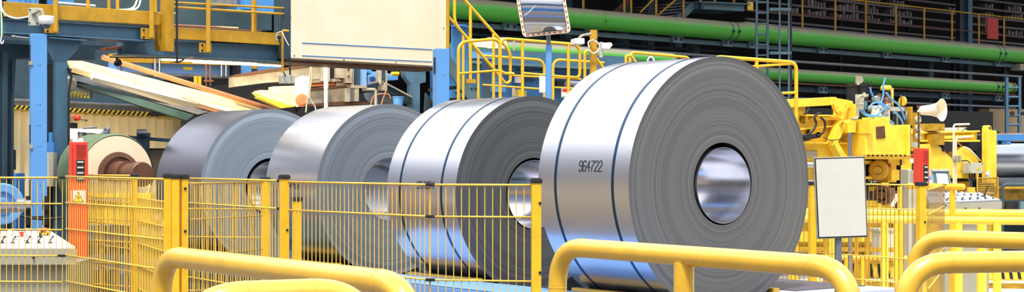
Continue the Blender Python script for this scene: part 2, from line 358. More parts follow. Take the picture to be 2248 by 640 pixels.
# ------------------------------------------------------------------ steel coils
DIG = {'9': [[(1, .15), (.8, 0), (.2, 0), (0, .15)], [(1, .15), (1, .85), (.8, 1), (.2, 1), (0, .85), (0, .62), (.15, .52), (1, .52)]],
 '6': [[(1, .85), (.8, 1), (.2, 1), (0, .85), (0, .15), (.2, 0), (.8, 0), (1, .15), (1, .42), (.85, .52), (0, .52)]],
 '4': [[(.7, 0), (.7, 1), (0, .38), (1, .38)]],
 '7': [[(0, 1), (1, 1), (1, .8), (.35, .4), (.35, 0)]],
 '2': [[(0, .82), (.2, 1), (.8, 1), (1, .82), (1, .6), (0, .15), (0, 0), (1, 0)]],
 '3': [[(0, .85), (.2, 1), (.8, 1), (1, .85), (1, .65), (.8, .52), (.4, .52)], [(.8, .52), (1, .4), (1, .15), (.8, 0), (.2, 0), (0, .15)]]}
def steel_coil(X, Y, R, w, zc, label, face, straps, text, rb=.305):
    """local x = axis towards the camera's right, y = far side, z up from the coil's lowest point"""
    base = Vector((X, Y, zc-R)); t = thing('steel_coil', label, 'steel coil', base, 'steel coils lying in a row on the conveyor', AX-PI/2)
    n = 160; b = MB(); ce = Vector((0, 0, R))
    e = .0003
    b.lathe(ce-Vector((w, 0, 0)), (1, 0, 0), [(e, R-.0), (w-e, R)], n, 0, True)
    b.lathe(ce-Vector((w, 0, 0)), (1, 0, 0), [(w-e, R), (w-.003, R-.03), (w-.004, R-.04), (w+.002, R-.09), (w-.003, rb+.06), (w, rb)], n, 1, True)
    b.lathe(ce-Vector((w, 0, 0)), (1, 0, 0), [(e, R), (0, R-e), (0, rb)], n, 1, True)
    b.lathe(ce-Vector((w, 0, 0)), (1, 0, 0), [(0, rb), (w, rb)], n, 2, True)  # bore wall coloured black for the shade behind the loose wrap
    o = b.build('sheet_winding', [face['sheet'], face['end'], M['black']], t, local=True)
    # innermost wrap hangs loose inside the bore, resting low on the far side
    ri = rb*face['sag']; off = rb-ri-.003; a = math.radians(-38)
    c2 = ce+Vector((0, math.cos(a)*off, math.sin(a)*off)); s = MB()
    s.lathe(c2-Vector((w*.98, 0, 0)), (1, 0, 0), [(0, ri), (w*.975, ri), (w*.975, ri-.004), (0, ri-.004), (0, ri)], 96, 0, True)
    s.build('loose_inner_wrap', face['bore'], t, local=True)
    for fr in straps:
        s = MB(); x = -w+fr*w
        s.lathe(ce+Vector((x-.012, 0, 0)), (1, 0, 0), [(0, R+.0005), (0, R+.003), (.024, R+.003), (.024, R+.0005)], n, 0, True)
        s.build('steel_strap', M['strap'], t, local=True)
    if text:
        x0, zt, pitch, h, word = text; s = MB(); cw = pitch*.72
        for k, ch in enumerate(word):
            for st in DIG[ch]:
                for (ax_, ay), (bx, by) in zip(st, st[1:]):
                    def P(u, v):
                        sl = zt+v*h; ph = (sl-R)/R
                        return Vector((x0+k*pitch+u*cw, -(R+.0012)*math.cos(ph), R+(R+.0012)*math.sin(ph)))
                    A, Bq = P(ax_, ay), P(bx, by)
                    dd = (Bq-A).normalized(); nn = Vector((0, A.y, A.z-R)).normalized(); sd2 = dd.cross(nn)*.0042
                    A = A-dd*.003; Bq = Bq+dd*.003
                    s.prism([A-sd2, A+sd2, Bq+sd2, Bq-sd2], nn*.0006)
        s.build('stencilled_number', M['ink'], t, local=True, label='black stencilled number '+word)
    return t
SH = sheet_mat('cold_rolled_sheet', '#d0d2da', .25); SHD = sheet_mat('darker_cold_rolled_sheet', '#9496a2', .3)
BR = sheet_mat('bright_bore_sheet', '#dcdde6', .17)
R3, R4 = .826, .940; Z3, Z4 = CZ-.288, CZ-.178
def fc(R, c0, c1, rough, metal, sheet=SH, sag=.955): return dict(sheet=sheet, end=ring_mat('wound_edge', R, c0, c1, rough, metal), bore=BR, sag=sag)
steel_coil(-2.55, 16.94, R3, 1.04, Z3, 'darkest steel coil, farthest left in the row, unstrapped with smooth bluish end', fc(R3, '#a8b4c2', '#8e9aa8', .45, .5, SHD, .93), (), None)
steel_coil(-1.18, 15.48, R3, .965, Z3, 'unstrapped steel coil, second from the left, behind the mesh fence', fc(R3, '#959fa9', '#6c7682', .45, .5, SH, .985), (), (-.58, .84, .0435, .060, '964763'))
steel_coil(.19, 13.54, R3, 1.01, Z3, 'steel coil with two dark straps between fence and the large front coil', fc(R3, '#6c7074', '#444648', .5, .4, SH, .955), (.20, .80), (-.553, .873, .0425, .058, '964694'))
steel_coil(1.56, 11.82, R4, 1.01, Z4, 'largest steel coil at the front right, two straps, marked 964722', fc(R4, '#828280', '#585858', .5, .4, SH, .925), (.20, .83), (-.545, 1.035, .0435, .074, '964722'))
# saddles that carry the coils
for (X, Y, R, zc, w, lb) in ((-2.55, 16.94, R3, Z3, 1.04, 'yellow coil saddle under the farthest left steel coil'), (-1.18, 15.48, R3, Z3, .965, 'yellow coil saddle under the second steel coil'),
                   (.19, 13.54, R3, Z3, 1.01, 'yellow coil saddle under the strapped coil behind the fence'), (1.56, 11.82, R4, Z4, 1.01, 'yellow coil saddle under the largest front steel coil')):
    b = MB(); c = Vector((X, Y, 0))
    def sp(t, l, z): p = c+NV*t+LV*l; return Vector((p.x, p.y, z))
    a0 = zc-R
    t = thing('coil_saddle', lb, 'saddle', sp(-w/2, 0, .36), 'coil saddles')
    for sg, nm in ((-1, 'saddle_wedge'), (1, 'saddle_wedge')):
        lx = .40; ph = math.asin(lx/R); lz = zc-math.cos(ph)*R
        ph2 = math.radians(14); lx2 = math.sin(ph2)*R; lz2 = zc-math.cos(ph2)*R
        b = MB()
        for (t0, t1) in ((-w*.95, -w*.6), (-w*.4, -w*.05)):
            b.prism([sp(t0, sg*lx2, .36), sp(t0, sg*.605, .36), sp(t0, sg*.605, .612), sp(t0, sg*(lx+.07), .612), sp(t0, sg*lx, lz-.012), sp(t0, sg*lx2, lz2-.012)], NV*(t1-t0))
        b.build(nm, M['dark'], t)
        b = MB(); b.prism([sp(-w, sg*.55, .585), sp(-w, sg*.612, .585), sp(-w, sg*.612, .622), sp(-w, sg*.55, .622)], NV*(w*1.0)); b.build('side_bar', M['rail'], t, label='thin yellow side bar')
    MB().prism([sp(-w, -.2, .36), sp(0, -.2, .36), sp(0, .2, .36), sp(-w, .2, .36)], (0, 0, .05)).build('saddle_base', M['dark'], t)

# ------------------------------------------------------------------ foreground tube barriers
RZ = CZ-.3556; RR = .038
def ground(px, Y): return Vector(((px-CX)/F*Y, Y, 0))
def barrier(a, bq, label, mids=(), r=RR, z=RZ, fil=.17, mat_='rail', group='tube barriers in the foreground', feet=True):
    t = thing('tube_barrier', label, 'barrier', (a+bq)/2, group)
    up = Vector((0, 0, z))
    b = MB(); b.tube([a+Vector((0, 0, .01)), a+up, bq+up, bq+Vector((0, 0, .01))], r, 28, fil); b.build('bent_tube', M[mat_], t)
    dd = (bq-a).normalized()
    for p_, ax_ in ((a+up+dd*fil, dd), (a+up-Vector((0, 0, fil)), Vector((0, 0, 1))), (bq+up-dd*fil, dd), (bq+up-Vector((0, 0, fil)), Vector((0, 0, 1)))):
        b = MB(); b.lathe(p_-ax_*.0015, ax_, [(0, r), (.0005, r+.0012), (.0025, r+.0012), (.003, r)], 28, 0, True); b.build('weld_seam', M[mat_], t)
    for m in mids:
        p = a.lerp(bq, m); b = MB(); b.tube([p+Vector((0, 0, .01)), p+up-Vector((0, 0, r*.6))], r, 24)
        b.build('middle_post', M[mat_], t)
    for p in (a, bq)+tuple(a.lerp(bq, m) for m in mids):
        b = MB(); b.box(p, .18, .18, .012); b.build('foot_plate', M[mat_], t)
    return t
def onray(px, Y): return ground(px, Y)
barrier(onray(354, 5.95), onray(905, 4.52), 'yellow tube barrier in front of the fence, left of picture', group=None)
barrier(onray(398, 4.13), onray(815, 4.36), 'nearer yellow tube barrier, lower in front of the left one', group=None)
barrier(onray(1224, 6.58), onray(1871, 5.24), 'yellow tube barrier with middle post in front of the largest coil', mids=(.485,), group=None)
barrier(onray(2008, 7.32), onray(2600, 6.6), 'farther yellow tube barrier at the right edge, behind the nearer one', group=None)
barrier(onray(1984, 5.50), onray(2700, 5.78), 'nearer yellow tube barrier at the right edge', group=None)

# ------------------------------------------------------------------ mesh fence
def fence_panel(p0, p1, zt, rows, label, step=.05, m='wire', zb=.05, r=.0034, clips=(), tilt=0, rowm=None):
    p0 = Vector((p0.x, p0.y, 0)); p1 = Vector((p1.x, p1.y, 0)); L_ = (p1-p0).length; d_ = (p1-p0)/L_
    t = thing('mesh_fence', label, 'fence', (p0+p1)/2+Vector((0, 0, zb)), 'yellow mesh fence panels')
    z = lambda v: Vector((0, 0, v)); nrm = Vector((-d_.y, d_.x, 0))
    b = MB(); n = int(round(L_/step))
    for i in range(n+1):
        p = p0+d_*(L_*i/n); j = random.uniform(-tilt, tilt)
        b.tube([p+z(zb), p+d_*j+z(zt)], r, 6, caps=False)
    b.build('upright_wires', M[m], t)
    b = MB()
    for rw in rows:
        hh = r*1.7 if rw else r*2.1
        b.tube([p0+z(zt-rw)-nrm*.006, p1+z(zt-rw)-nrm*.006], hh, 8)
    b.build('cross_wires', M[rowm or m], t)
    for (fr, rw) in clips:
        p = p0+d_*L_*fr+z(zt-rw); b = MB(); b.bar(p-d_*.03, p+d_*.03, .026, .018); b.cyl(p-nrm*.022, p+nrm*.018, .007, 8); b.build('panel_clip', M['dark'], t)
    return t
def fence_post(p, zt, label, rz=.3, w=.058, bolts=(), d=None, mt='fence'):
    p = Vector((p.x, p.y, 0)); t = thing('fence_post', label, 'fence post', p, 'yellow fence posts'); d = d or w
    MB().box(p, w, d, zt-.028, rz).build('post_tube', M[mt], t, bevel=.004)
    b = MB(); b.box(p+Vector((0, 0, zt-.03)), w+.012, d+.012, .026, rz); b.box(p+Vector((0, 0, zt-.004)), w, d, .006, rz); b.build('end_cap', M['dark'], t, bevel=.003)
    MB().box(p, w+.09, d+.09, .012, rz).build('foot_plate', M[mt], t)
    for (u, zz) in bolts:
        q = p+Vector((math.cos(rz)*u, math.sin(rz)*u, zz))-Vector((-math.sin(rz), math.cos(rz), 0))*(d/2)
        MB().lathe(q, Vector((math.sin(rz), -math.cos(rz), 0)), [(0, .009), (.006, .009), (.006, 0)], 10).build('bolt', M['dark'], t)
R1 = (0, .2, .6, .8, 1.2); R2 = (0, .2, .4, .6, .8, 1.0, 1.2)
G = ground
fence_panel(G(945, 10.1), G(1168, 9.98), 1.442, R1, 'fence panel right of the join, ending at the tall right post', clips=((0, 0), (0, .2), (0, .6)))
fence_panel(G(634, 11.4), G(943, 10.12), 1.442, R1, 'long fence panel in front of the middle coils', step=.05)
fence_post(G(1177, 9.95), 1.485, 'tall yellow fence post at left edge of largest coil', rz=.12, bolts=((.02, 1.33), (.02, .9)))
fence_post(G(624, 11.4), 1.492, 'yellow fence post with black cap where the fence turns towards the coils', rz=.55, w=.055, bolts=((.01, 1.1),))
fence_panel(G(-40, 12.35), G(137, 12.3), 1.462, R2, 'fence panel at the left edge, before the grey console', clips=((.995, 0), (.995, .6)))
fence_panel(G(146, 12.25), G(361, 10.6), 1.472, R2, 'fence panel across the red column')
fence_post(G(369, 10.55), 1.51, 'left one of the three tight fence posts in front of the far coils', rz=.1, w=.05, d=.05)
fence_post(G(386, 10.5), 1.505, 'middle one of the three fence posts standing tight together', rz=.12, w=.048, d=.05)
fence_post(G(404, 10.55), 1.503, 'right one of the three tight fence posts, with hinge bolts', rz=.5, w=.045, d=.05, bolts=((.0, 1.41), (0, 1.13), (0, .9)))
fence_panel(G(413, 13.0), G(618, 11.45), 1.45, R1, 'front fence panel between the double post and the turning post', step=.05, tilt=.02, clips=((.985, 0), (.985, .2)))
fence_panel(G(413, 14.9), G(585, 14.7), 1.385, (0, .24, .5, .75, 1.0), 'middle one of the layered fence panels beside the far coils', step=.05, tilt=.03)
fence_panel(G(418, 13.4), G(575, 14.3), 1.40, (0, .3, .6, .9), 'slanting rear one of the layered fence panels beside the far coils', step=.055, tilt=.02, m='wiret')
fence_post(G(582, 14.6), 1.44, 'yellow fence post behind the layered fence panels', rz=.4, w=.07)
fence_post(G(652, 12.4), 1.31, 'short fence post with black cap, right of the turning post', rz=.5, w=.058)
fence_panel(G(193, 14.8), G(288, 14.4), 1.458, R2, 'rear fence panel behind the red column', step=.05, tilt=.025)
fence_panel(G(193, 15.0), G(290, 14.0), 1.42, R2, 'slanting rear fence panel left of the rear post', step=.055, tilt=.02, m='wiret')
fence_panel(G(303, 14.2), G(365, 12.9), 1.26, (0, .2, .4, .6, .8), 'rear fence panel between rear post and double post', step=.05)
fence_post(G(295, 14.25), 1.475, 'rear yellow fence post in front of the brown roll shaft', rz=.2, w=.06)
# right-hand run
fence_panel(G(1700, 14.3), G(1784, 13.95), 1.39, R1, 'right-hand fence panel half hidden by the largest coil', m='wiret')
fence_post(G(1783, 13.9), 1.41, 'yellow fence post left of the blank white sign', rz=.35, w=.055, d=.05)
fence_panel(G(1792, 13.9), G(2013, 12.9), 1.395, (0, .2, .6, .8, 1.2), 'right-hand fence panel behind the blank white sign', m='wiret', step=.05, rowm='wire')
fence_post(G(2022, 12.85), 1.42, 'capped yellow fence post by the second red column', rz=.35, w=.062, bolts=((.015, 1.1), (.015, .8)))
fence_panel(G(2036, 12.9), G(2073, 15.4), 1.36, (0, .2, .6, .8), 'fence panel seen nearly edge-on, right of the capped post', m='wiret', step=.16, rowm='wire', clips=((.99, 0), (.99, .2)))

# ------------------------------------------------------------------ blank sign
ps = Pl(1788, 11.4, 1905, 11.55); t = thing('blank_sign', 'blank white rectangular sign on a grey post, right of the largest coil', 'sign', Vector((ps.pt(1844, 350).x, ps.pt(1844, 350).y, 0)))
b = MB(); b.slab(ps, [(1786, 345), (1899, 341.5), (1906, 520), (1794, 524)], .012); b.build('frame', M['stone'], t, bevel=.004)
b = MB(); b.slab(ps, [(1788.2, 347.2), (1897.2, 343.9), (1903.8, 518), (1796, 521.6)], .004, -.003); b.build('black_border', M['dark'], t)
b = MB(); b.slab(ps, [(1790.3, 349.3), (1895.2, 346.1), (1901.6, 516), (1798, 519.4)], .004, -.006); b.build('sign_face', M['signw'], t)
pp = ps.pt(1845, 350, .03); MB().box((pp.x, pp.y, 0), .046, .03, 1.5, .05).build('post', M['greyd'], t)

# ------------------------------------------------------------------ big cream board over the line
t = thing('hanging_board', 'large cream painted board with two blue lines above the coils', 'board', PW.pt(800, 140))
b = MB(); b.slab(PW, [(637, -60), (981, -60), (981, 146), (950, 144.5), (637, 127)], .08); b.build('board_panel', M['cream'], t, bevel=.005)
b = MB(); b.slab(PW, [(663, 93), (948, 107.8), (948, 110), (663, 95.2)], .004, -.004); b.slab(PW, [(663, 121), (948, 134.6), (948, 136.6), (663, 123)], .004, -.004); b.build('blue_line', M['mblue'], t, label='thin blue line')
b = MB(); b.slab(PW, [(634, -60), (637, -60), (637, 128), (634, 127)], .3, -.01); b.build('side_frame', M['dkblue'], t)
b = MB()
for x, y in ((646, 122), (755, 131), (869, 137), (974, 62), (637.8, 38), (974, 140)): b.lathe(PW.pt(x, y, 0), -PW.n, [(0, .008), (.005, .008), (.005, 0)], 8)
b.build('screws', M['dark'], t)
b = MB(); b.slab(PW, [(640, 129), (983, 148), (983, 154), (700, 139), (640, 135)], .5, .1); b.slab(PW, [(640, 127), (950, 144), (950, 147), (640, 130)], .12, .05, 1)
b.build('bottom_beam', [M['rust'], M['stone']], t)

# ------------------------------------------------------------------ raised walkway, left
def thing1(mb, name, m, label, cat, group=None, **k): return mb.build(name, m, None, label, cat, group, **k)
b = MB(); b.slab(PW, [(6, 41), (335, 61), (335, 92), (6, 73)], .12); b.slab(PW, [(6, 71), (335, 90), (335, 93), (6, 74)], .3, -.06, 0); b.slab(PW, [(6, 41), (335, 61), (335, 63), (6, 43)], .3, -.04)
thing1(b, 'blue_beam', M['steelb'], 'grey blue steel beam under the left part of the ochre walkway edge', 'beam', bevel=.006)
b = MB(); b.slab(PW, [(300, 84), (640, 97), (640, 134), (372, 118), (300, 114)], .15, .25); b.slab(PW, [(300, 114), (640, 132), (640, 135), (300, 117)], .3, .2)
thing1(b, 'blue_beam', M['steelb'], 'grey blue steel beam under the walkway beside the cream board', 'beam', bevel=.006)
b = MB(); b.slab(PW, [(5, 4), (345, 27), (345, 56), (5, 37)], .03, -.05); b.slab(PW, [(5, 4), (345, 27), (345, 29), (5, 6)], .12, -.02)
thing1(b, 'toe_plate', M['gold'], 'ochre yellow toe plate at top left behind the dome camera', 'toe plate', bevel=.004)
b = MB(); b.slab(PW, [(372, 57), (640, 71), (640, 98), (372, 82)], .03, .15); b.slab(PW, [(372, 57), (640, 71), (640, 73), (372, 59)], .12, .18)
thing1(b, 'toe_plate', M['gold'], 'ochre yellow toe plate left of the cream board', 'toe plate', bevel=.004)
b = MB(); b.slab(PW, [(352, -20), (371, -20), (371, 114), (352, 112)], .1, -.1); b.slab(PW, [(346, 28), (353, 30), (353, 112), (346, 88)], .1, .0)
thing1(b, 'channel_post', M['gold'], 'wide ochre channel post between the two walkway toe plates', 'post')
def stanchion(x, y0, y1, w, label, br=None, off=-.1, m='gold'):
    base = PW.pt(x, y1, off); t = thing('railing_post', label, 'railing post', base, 'walkway railing posts')
    b = MB(); b.bar(base, PW.pt(x, y0, off), w, w*.6, up=(0, 1, 0)); b.build('upright', M[m], t, bevel=.003)
    if br:
        b = MB(); b.slab(PW, [(br[0], br[1]), (br[2], br[1]+1.5), (br[2], br[3]), (br[0], br[3]-1.5)], .015, off+.035); b.build('bracket', M['gold'], t)
        for bx in (br[0]+5, br[2]-5):
            for by in (br[1]+5, br[3]-5):
                b = MB(); b.lathe(PW.pt(bx, by, off+.035), -PW.n, [(0, .012), (.012, .012), (.012, 0)], 6); b.build('bolt', M['dark'], t)
stanchion(111.5, -20, 72, .045, 'railing post beside the dome camera', (92, 50, 122, 74))
stanchion(322, -20, 84, .045, 'railing post with four-bolt bracket at the end of the left beam', (303, 62, 333, 87))
stanchion(463, -20, 114, .045, 'railing post with four-bolt bracket below the second beam', (448, 93, 474, 115), off=.05)
for x, y1, o_, lb in ((204, 21, .1, 'second railing post from the dome camera'), (269, 25, .1, 'left post of the pair left of the wide channel post'), (277, 25, .35, 'darker post behind the pair left of the channel post'), (341, 28, .0, 'railing post just left of the wide channel post'),
                  (389, 58, .2, 'left one of the twin posts right of the channel post'), (401, 58, .25, 'right one of the twin posts right of the channel post'), (578, 68, .2, 'left one of the twin posts beside the cream board'), (588, 69, .25, 'right one of the twin posts beside the cream board')):
    stanchion(x, -20, y1, .034, lb, off=o_)
def rail(pl, pts, r, name, m, label, cat, group=None, off=0, fil=0, n=10):
    P = [pl.pt(x, y, off) for x, y in pts]
    soft = len(P) > 2 and cat in ('cable', 'hose', 'cord', 'wire')
    b = MB(); b.tube(spline(P) if soft else P, r, n, 0 if soft else fil); return thing1(b, name, M[m], label, cat, group)
rail(PW, [(372, 3), (640, 17)], .012, 'handrail', 'gold', 'upper yellow handrail tube left of the cream board', 'handrail', off=.1)
rail(PW, [(372, 13), (640, 30)], .014, 'handrail', 'gold', 'lower yellow handrail tube left of the cream board', 'handrail', off=.1)
rail(PW, [(170, -2), (262, 6)], .014, 'conduit', 'white', 'pale grey conduit at the top left behind the railing', 'pipe', off=.5)
rail(PW, [(372, 21), (450, 22)], .012, 'conduit', 'grey', 'short pale pipe behind the twin posts', 'pipe', off=.6)
rail(PW, [(300, 30), (430, 37), (430, 42)], .016, 'conduit', 'greyd', 'grey pipe with a dropped end behind the twin posts', 'pipe', off=.6)
rail(PW, [(372, 43), (600, 54)], .013, 'conduit', 'brown', 'brown pipe above the right walkway toe plate', 'pipe', off=.7)
rail(PW, [(410, 52), (640, 62)], .012, 'conduit', 'rust', 'rusty lower pipe above the right walkway toe plate', 'pipe', off=.6)
rail(PW, [(371, -20), (372, 138)], .012, 'conduit', 'dark', 'black conduit running down beside the channel post', 'pipe', off=-.15)
rail(PW, [(230, 126), (380, 129), (386, 135), (380, 138), (372, 136)], .008, 'hanging_cable', 'dark', 'black cable looping under the walkway beam', 'cable', off=-.1, fil=.03)
rail(PW, [(386, 137), (410, 131), (435, 124)], .005, 'hanging_cable', 'brown', 'thin brown cable rising under the second beam', 'cable', off=.1, fil=.05)
# blue machinery behind the railing
pf = Pl(0, 20, 640, 23)
b = MB(); b.slab(pf, [(165, -30), (640, -30), (640, 62), (165, 40)], .3, .5)
thing1(b, 'machine_casing', M['dkblue'], 'grey blue machine casing behind the walkway railing', 'machine')
b = MB(); b.slab(pf, [(38, -30), (85, -30), (85, 12), (38, 8)], .3); b.slab(pf, [(46, -30), (50, -30), (50, 10), (46, 10)], .05, -.05); b.slab(pf, [(66, -30), (72, -30), (72, 10), (66, 10)], .05, -.05)
thing1(b, 'ribbed_box', M['blue'], 'ribbed sky blue box above the toe plate at top left', 'box')
b = MB(); b.rect(pf, 128, -20, 162, 10, .3); thing1(b, 'cabinet', M['mblue'], 'mid blue cabinet at the top left behind railing', 'cabinet')
b = MB(); b.rect(pf, 520, -20, 613, 23, .25); b.rect(pf, 528, 1, 552, 20, .1, -.1); thing1(b, 'cabinet', M['mblue'], 'blue cabinet with raised box behind the twin posts near the board', 'cabinet')
b = MB(); b.rect(pf, 480, -20, 528, 12, .25); b.rect(pf, 490, -20, 500, 12, .1, -.1); thing1(b, 'duct', M['greyd'], 'dark grey duct beside the raised blue box', 'duct')
b = MB(); b.rect(pf, 613, 0, 640, 8, .2); thing1(b, 'vent_grille', M['white'], 'pale slatted piece beside the top of cream board', 'grille')
for k, (pts, lb) in enumerate((([(250, 22), (290, 18), (303, -5)], 'left white cable arching at the railing'), ([(262, 25), (300, 18), (310, -5)], 'right white cable arching at the railing'))):
    rail(pf, pts, .012, 'cable', 'white', lb, 'cable', fil=.15)
# dome camera
t = thing('dome_camera', 'white dome security camera on a wall bracket at top left', 'security camera', W(102, 62, 15.5))
pc = flat(15.5)
MB().rect(pc, 62, 17, 86, 56, .015).build('wall_plate', M['grey'], t, bevel=.003)
b = MB()
for x, y in ((66, 21), (82, 22), (65, 50), (82, 52)): b.lathe(pc.pt(x, y), -pc.n, [(0, .007), (.01, .007), (.01, 0)], 8)
b.build('bolts', M['dark'], t)
b = MB(); b.tube([pc.pt(72, 31), pc.pt(95, 24, -.1), pc.pt(99, 24, -.12), pc.pt(103, 36, -.12)], .017, 10, .02); b.build('arm', M['stone'], t)
cc = W(102, 54, 15.38); s_ = 15.38/F
MB().lathe(cc, (0, 0, 1), [(0, 11*s_), (3*s_, 15*s_), (8*s_, 16.6*s_), (17*s_, 17*s_), (19*s_, 15*s_)], 28).build('housing', M['white'], t)
MB().ball(W(102, 54, 15.38), 9.5*s_, 20, -1, 0).build('dome', M['lens'], t)
b = MB(); b.tube(spline([W(2, -10, 15.6), W(3, 14, 15.6), W(12, 32, 15.6), W(35, 40, 15.6), W(60, 37, 15.6), W(72, 33, 15.5)]), .009, 8); b.build('cable', M['white'], t)
# steel columns under walkway
b = MB(); b.slab(PW, [(102, 84), (178, 90), (166, 112), (142, 136), (142, 640), (116, 640), (116, 136), (102, 108)], .12, -.02); b.slab(PW, [(108, 140), (116, 140), (116, 640), (108, 640)], .3, 0, 1)
b.slab(PW, [(116, 136), (142, 136), (142, 640), (116, 640)], .03, -.06); b.slab(PW, [(100, 82), (180, 88), (180, 91), (100, 85)], .4, -.1)
thing1(b, 'steel_column', [M['steelb'], M['dark']], 'blue steel column with flared gusset under the walkway beam', 'column')
rail(PW, [(137, 150), (147, 165), (140, 200), (140, 640)], .013, 'downpipe', 'dark', 'dark conduit running down the flared blue column', 'pipe', off=-.1, fil=.1)
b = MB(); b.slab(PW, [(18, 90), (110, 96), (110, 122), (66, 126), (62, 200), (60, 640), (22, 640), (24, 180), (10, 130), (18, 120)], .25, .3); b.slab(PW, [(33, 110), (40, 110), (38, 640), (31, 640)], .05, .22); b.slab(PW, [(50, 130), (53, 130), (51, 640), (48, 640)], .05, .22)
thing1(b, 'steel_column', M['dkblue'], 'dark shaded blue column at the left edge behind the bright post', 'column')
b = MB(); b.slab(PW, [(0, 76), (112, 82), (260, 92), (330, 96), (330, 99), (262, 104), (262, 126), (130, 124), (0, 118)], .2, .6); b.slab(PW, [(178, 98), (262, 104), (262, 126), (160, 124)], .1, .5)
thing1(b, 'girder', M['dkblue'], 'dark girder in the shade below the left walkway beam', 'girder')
b = MB(); b.slab(PW, [(263, 102), (338, 93), (338, 96), (270, 108), (265, 108)], .1, .3); thing1(b, 'angle_iron', M['orange'], 'rust coloured angle iron catching light under the walkway', 'angle iron')
b = MB(); b.cyl(W(28, 80, 15.9), W(63, 84, 15.9), .009); b.cyl(W(26, 80, 15.9), W(34, 80.6, 15.9), .013); thing1(b, 'rod_bracket', M['greyd'], 'short grey rod reaching to the bright blue post', 'rod')
t = thing('hanging_lamp', 'small dark spotlight hanging under the walkway', 'spotlight', W(258, 140, 17.2))
b = MB(); b.cyl(W(257, 125, 17.2), W(257, 137, 17.2), .014); b.lathe(W(252, 141, 17.2), Vector((1, -.3, .4)), [(0, .02), (.03, .035), (.07, .035)], 12); b.build('lamp_body', M['dark'], t)
MB().cyl(W(263, 138, 17.2), W(267, 156, 17.15), .006, 8).build('red_tag', M['redd'], t)

# ------------------------------------------------------------------ bright blue light-curtain posts
def guard_post(x, Y, y0, w, d_, rz, label, tags):
    p = ground(x, Y); top = CZ+(HY-y0)/F*Y; t = thing('guard_post', label, 'post', p, 'bright blue guard posts')
    u = Vector((math.cos(rz), math.sin(rz), 0)); v = Vector((-math.sin(rz), math.cos(rz), 0))
    MB().box(p, w, d_, top, rz).build('column', M['blue'], t, bevel=.006)
    b = MB()
    q = p-u*(w/2)
    b.box(q+Vector((0, 0, top-.28)), .012, .05, .18, rz); b.box(q+Vector((0, 0, top-1.05)), .012, .05, .18, rz); b.box(q+Vector((0, 0, top-1.6)), .012, .05, .2, rz); b.build('slot', M['dark'], t)
    b = MB()
    for z_ in tags: b.box(q-v*.03+Vector((0, 0, top-z_)), .03, d_*.7, .035, rz)
    if tags: b.build('tag', M['stone'], t, label='pale stuck-on tag')
    b = MB()
    for z_ in (.3, .68, .88, 1.08, 1.45, 1.62):
        for uu in (-.012, .012):
            b.lathe(p-v*(d_/2)+u*uu+Vector((0, 0, top-z_)), -v, [(0, .004), (.002, .004), (.002, 0)], 6)
    b.build('rivets', M['dark'], t)
    b = MB()
    for z_ in (1.76, 1.92): b.box(p+Vector((0, 0, top-z_)), w+.01, d_+.01, .012, rz)
    b.build('cable_tie', M['dark'], t)
guard_post(84, 15.4, 75, .15, .12, .42, 'bright blue guard post at the left, below the dome camera', (.3, 1.1))
guard_post(968, 18.0, 107, .15, .14, .42, 'bright blue guard post below the right end of the cream board', ())

# ------------------------------------------------------------------ things around the left posts
b = MB(); pq = flat(16.2); b.rect(pq, 95, 334, 118, 409, .12); b.rect(pq, 107, 334, 118, 409, .01, -.005, 1); thing1(b, 'switch_box', [M['grey'], M['stone']], 'grey switch box beside the bright blue left post', 'box', bevel=.004)
b = MB(); b.rect(pq, 98, 312, 118, 334, .1); b.cyl(pq.pt(108, 290, .05), pq.pt(108, 312, .05), .02); thing1(b, 'valve_box', [M['mblue']], 'blue valve box on top of the grey switch box', 'box')
t = thing('blue_flanged_disc', 'large blue flanged wheel at the left edge behind the fence', 'wheel', W(5, 490, 14.6))
c_ = W(5, 447, 14.6); nn = Vector((.35, -.93, 0)).normalized()
b = MB(); b.lathe(c_, nn, [(0, .19), (.05, .19), (.06, .18), (.06, .115), (.03, .10), (.03, .06), (.09, .05), (.09, 0)], 40); b.build('wheel_disc', M['blue'], t)
b = MB(); b.lathe(c_-nn*.16, nn, [(0, .165), (.12, .165), (.12, .15), (.16, .15)], 40); b.build('hub', M['mblue'], t)
b = MB(); b.bar(W(-20, 452, 14.4), W(58, 447, 14.4), .05, .06); b.bar(W(-20, 462, 14.45), W(52, 459, 14.45), .05, .05); b.lathe(W(40, 447, 14.4), Vector((1, 0, 0)), [(0, .05), (.07, .05), (.07, .035), (.12, .035)], 16); thing1(b, 'shaft', M['greyd'], 'grey shaft in front of the blue wheel', 'shaft')
b = MB()
for yy in (441, 473): b.rect(flat(15.1), 53, yy, 64, yy+20, .08); b.rect(flat(15.1), 93, yy, 104, yy+20, .08)
b.rect(flat(15.1), 55, 430, 63, 500, .06, .02); b.rect(flat(15.1), 94, 430, 102, 500, .06, .02)
thing1(b, 'clamp', M['dark'], 'dark clamp strapped around the left blue guard post', 'clamp')
rail(flat(14.9), [(10, 450), (22, 462), (50, 474), (90, 480), (140, 477)], .011, 'hose', 'dark', 'dark hose sagging behind the left fence panel', 'hose', fil=.2)
b = MB(); b.rect(flat(17.5), -20, 380, 36, 520, .3); b.rect(flat(17.5), 66, 410, 140, 530, .3, .2); b.rect(flat(17.5), 114, 425, 136, 520, .2, -.1); thing1(b, 'blue_machine_block', M['mblue'], 'blue machine base behind the left fence panel', 'machine')
b = MB(); b.rect(flat(16.8), -20, 328, 22, 372, .2); b.rect(flat(16.8), -20, 290, 16, 300, .15); thing1(b, 'motor_cover', M['dark'], 'black machine cover at the left edge', 'cover')
rail(flat(16.5), [(-10, 325), (4, 305), (20, 296)], .014, 'hose', 'dark', 'upper black hose curving at the left edge', 'hose', fil=.1)
rail(flat(16.5), [(-10, 338), (5, 315), (22, 300)], .012, 'hose', 'dark', 'lower black hose curving at the left edge', 'hose', fil=.1)
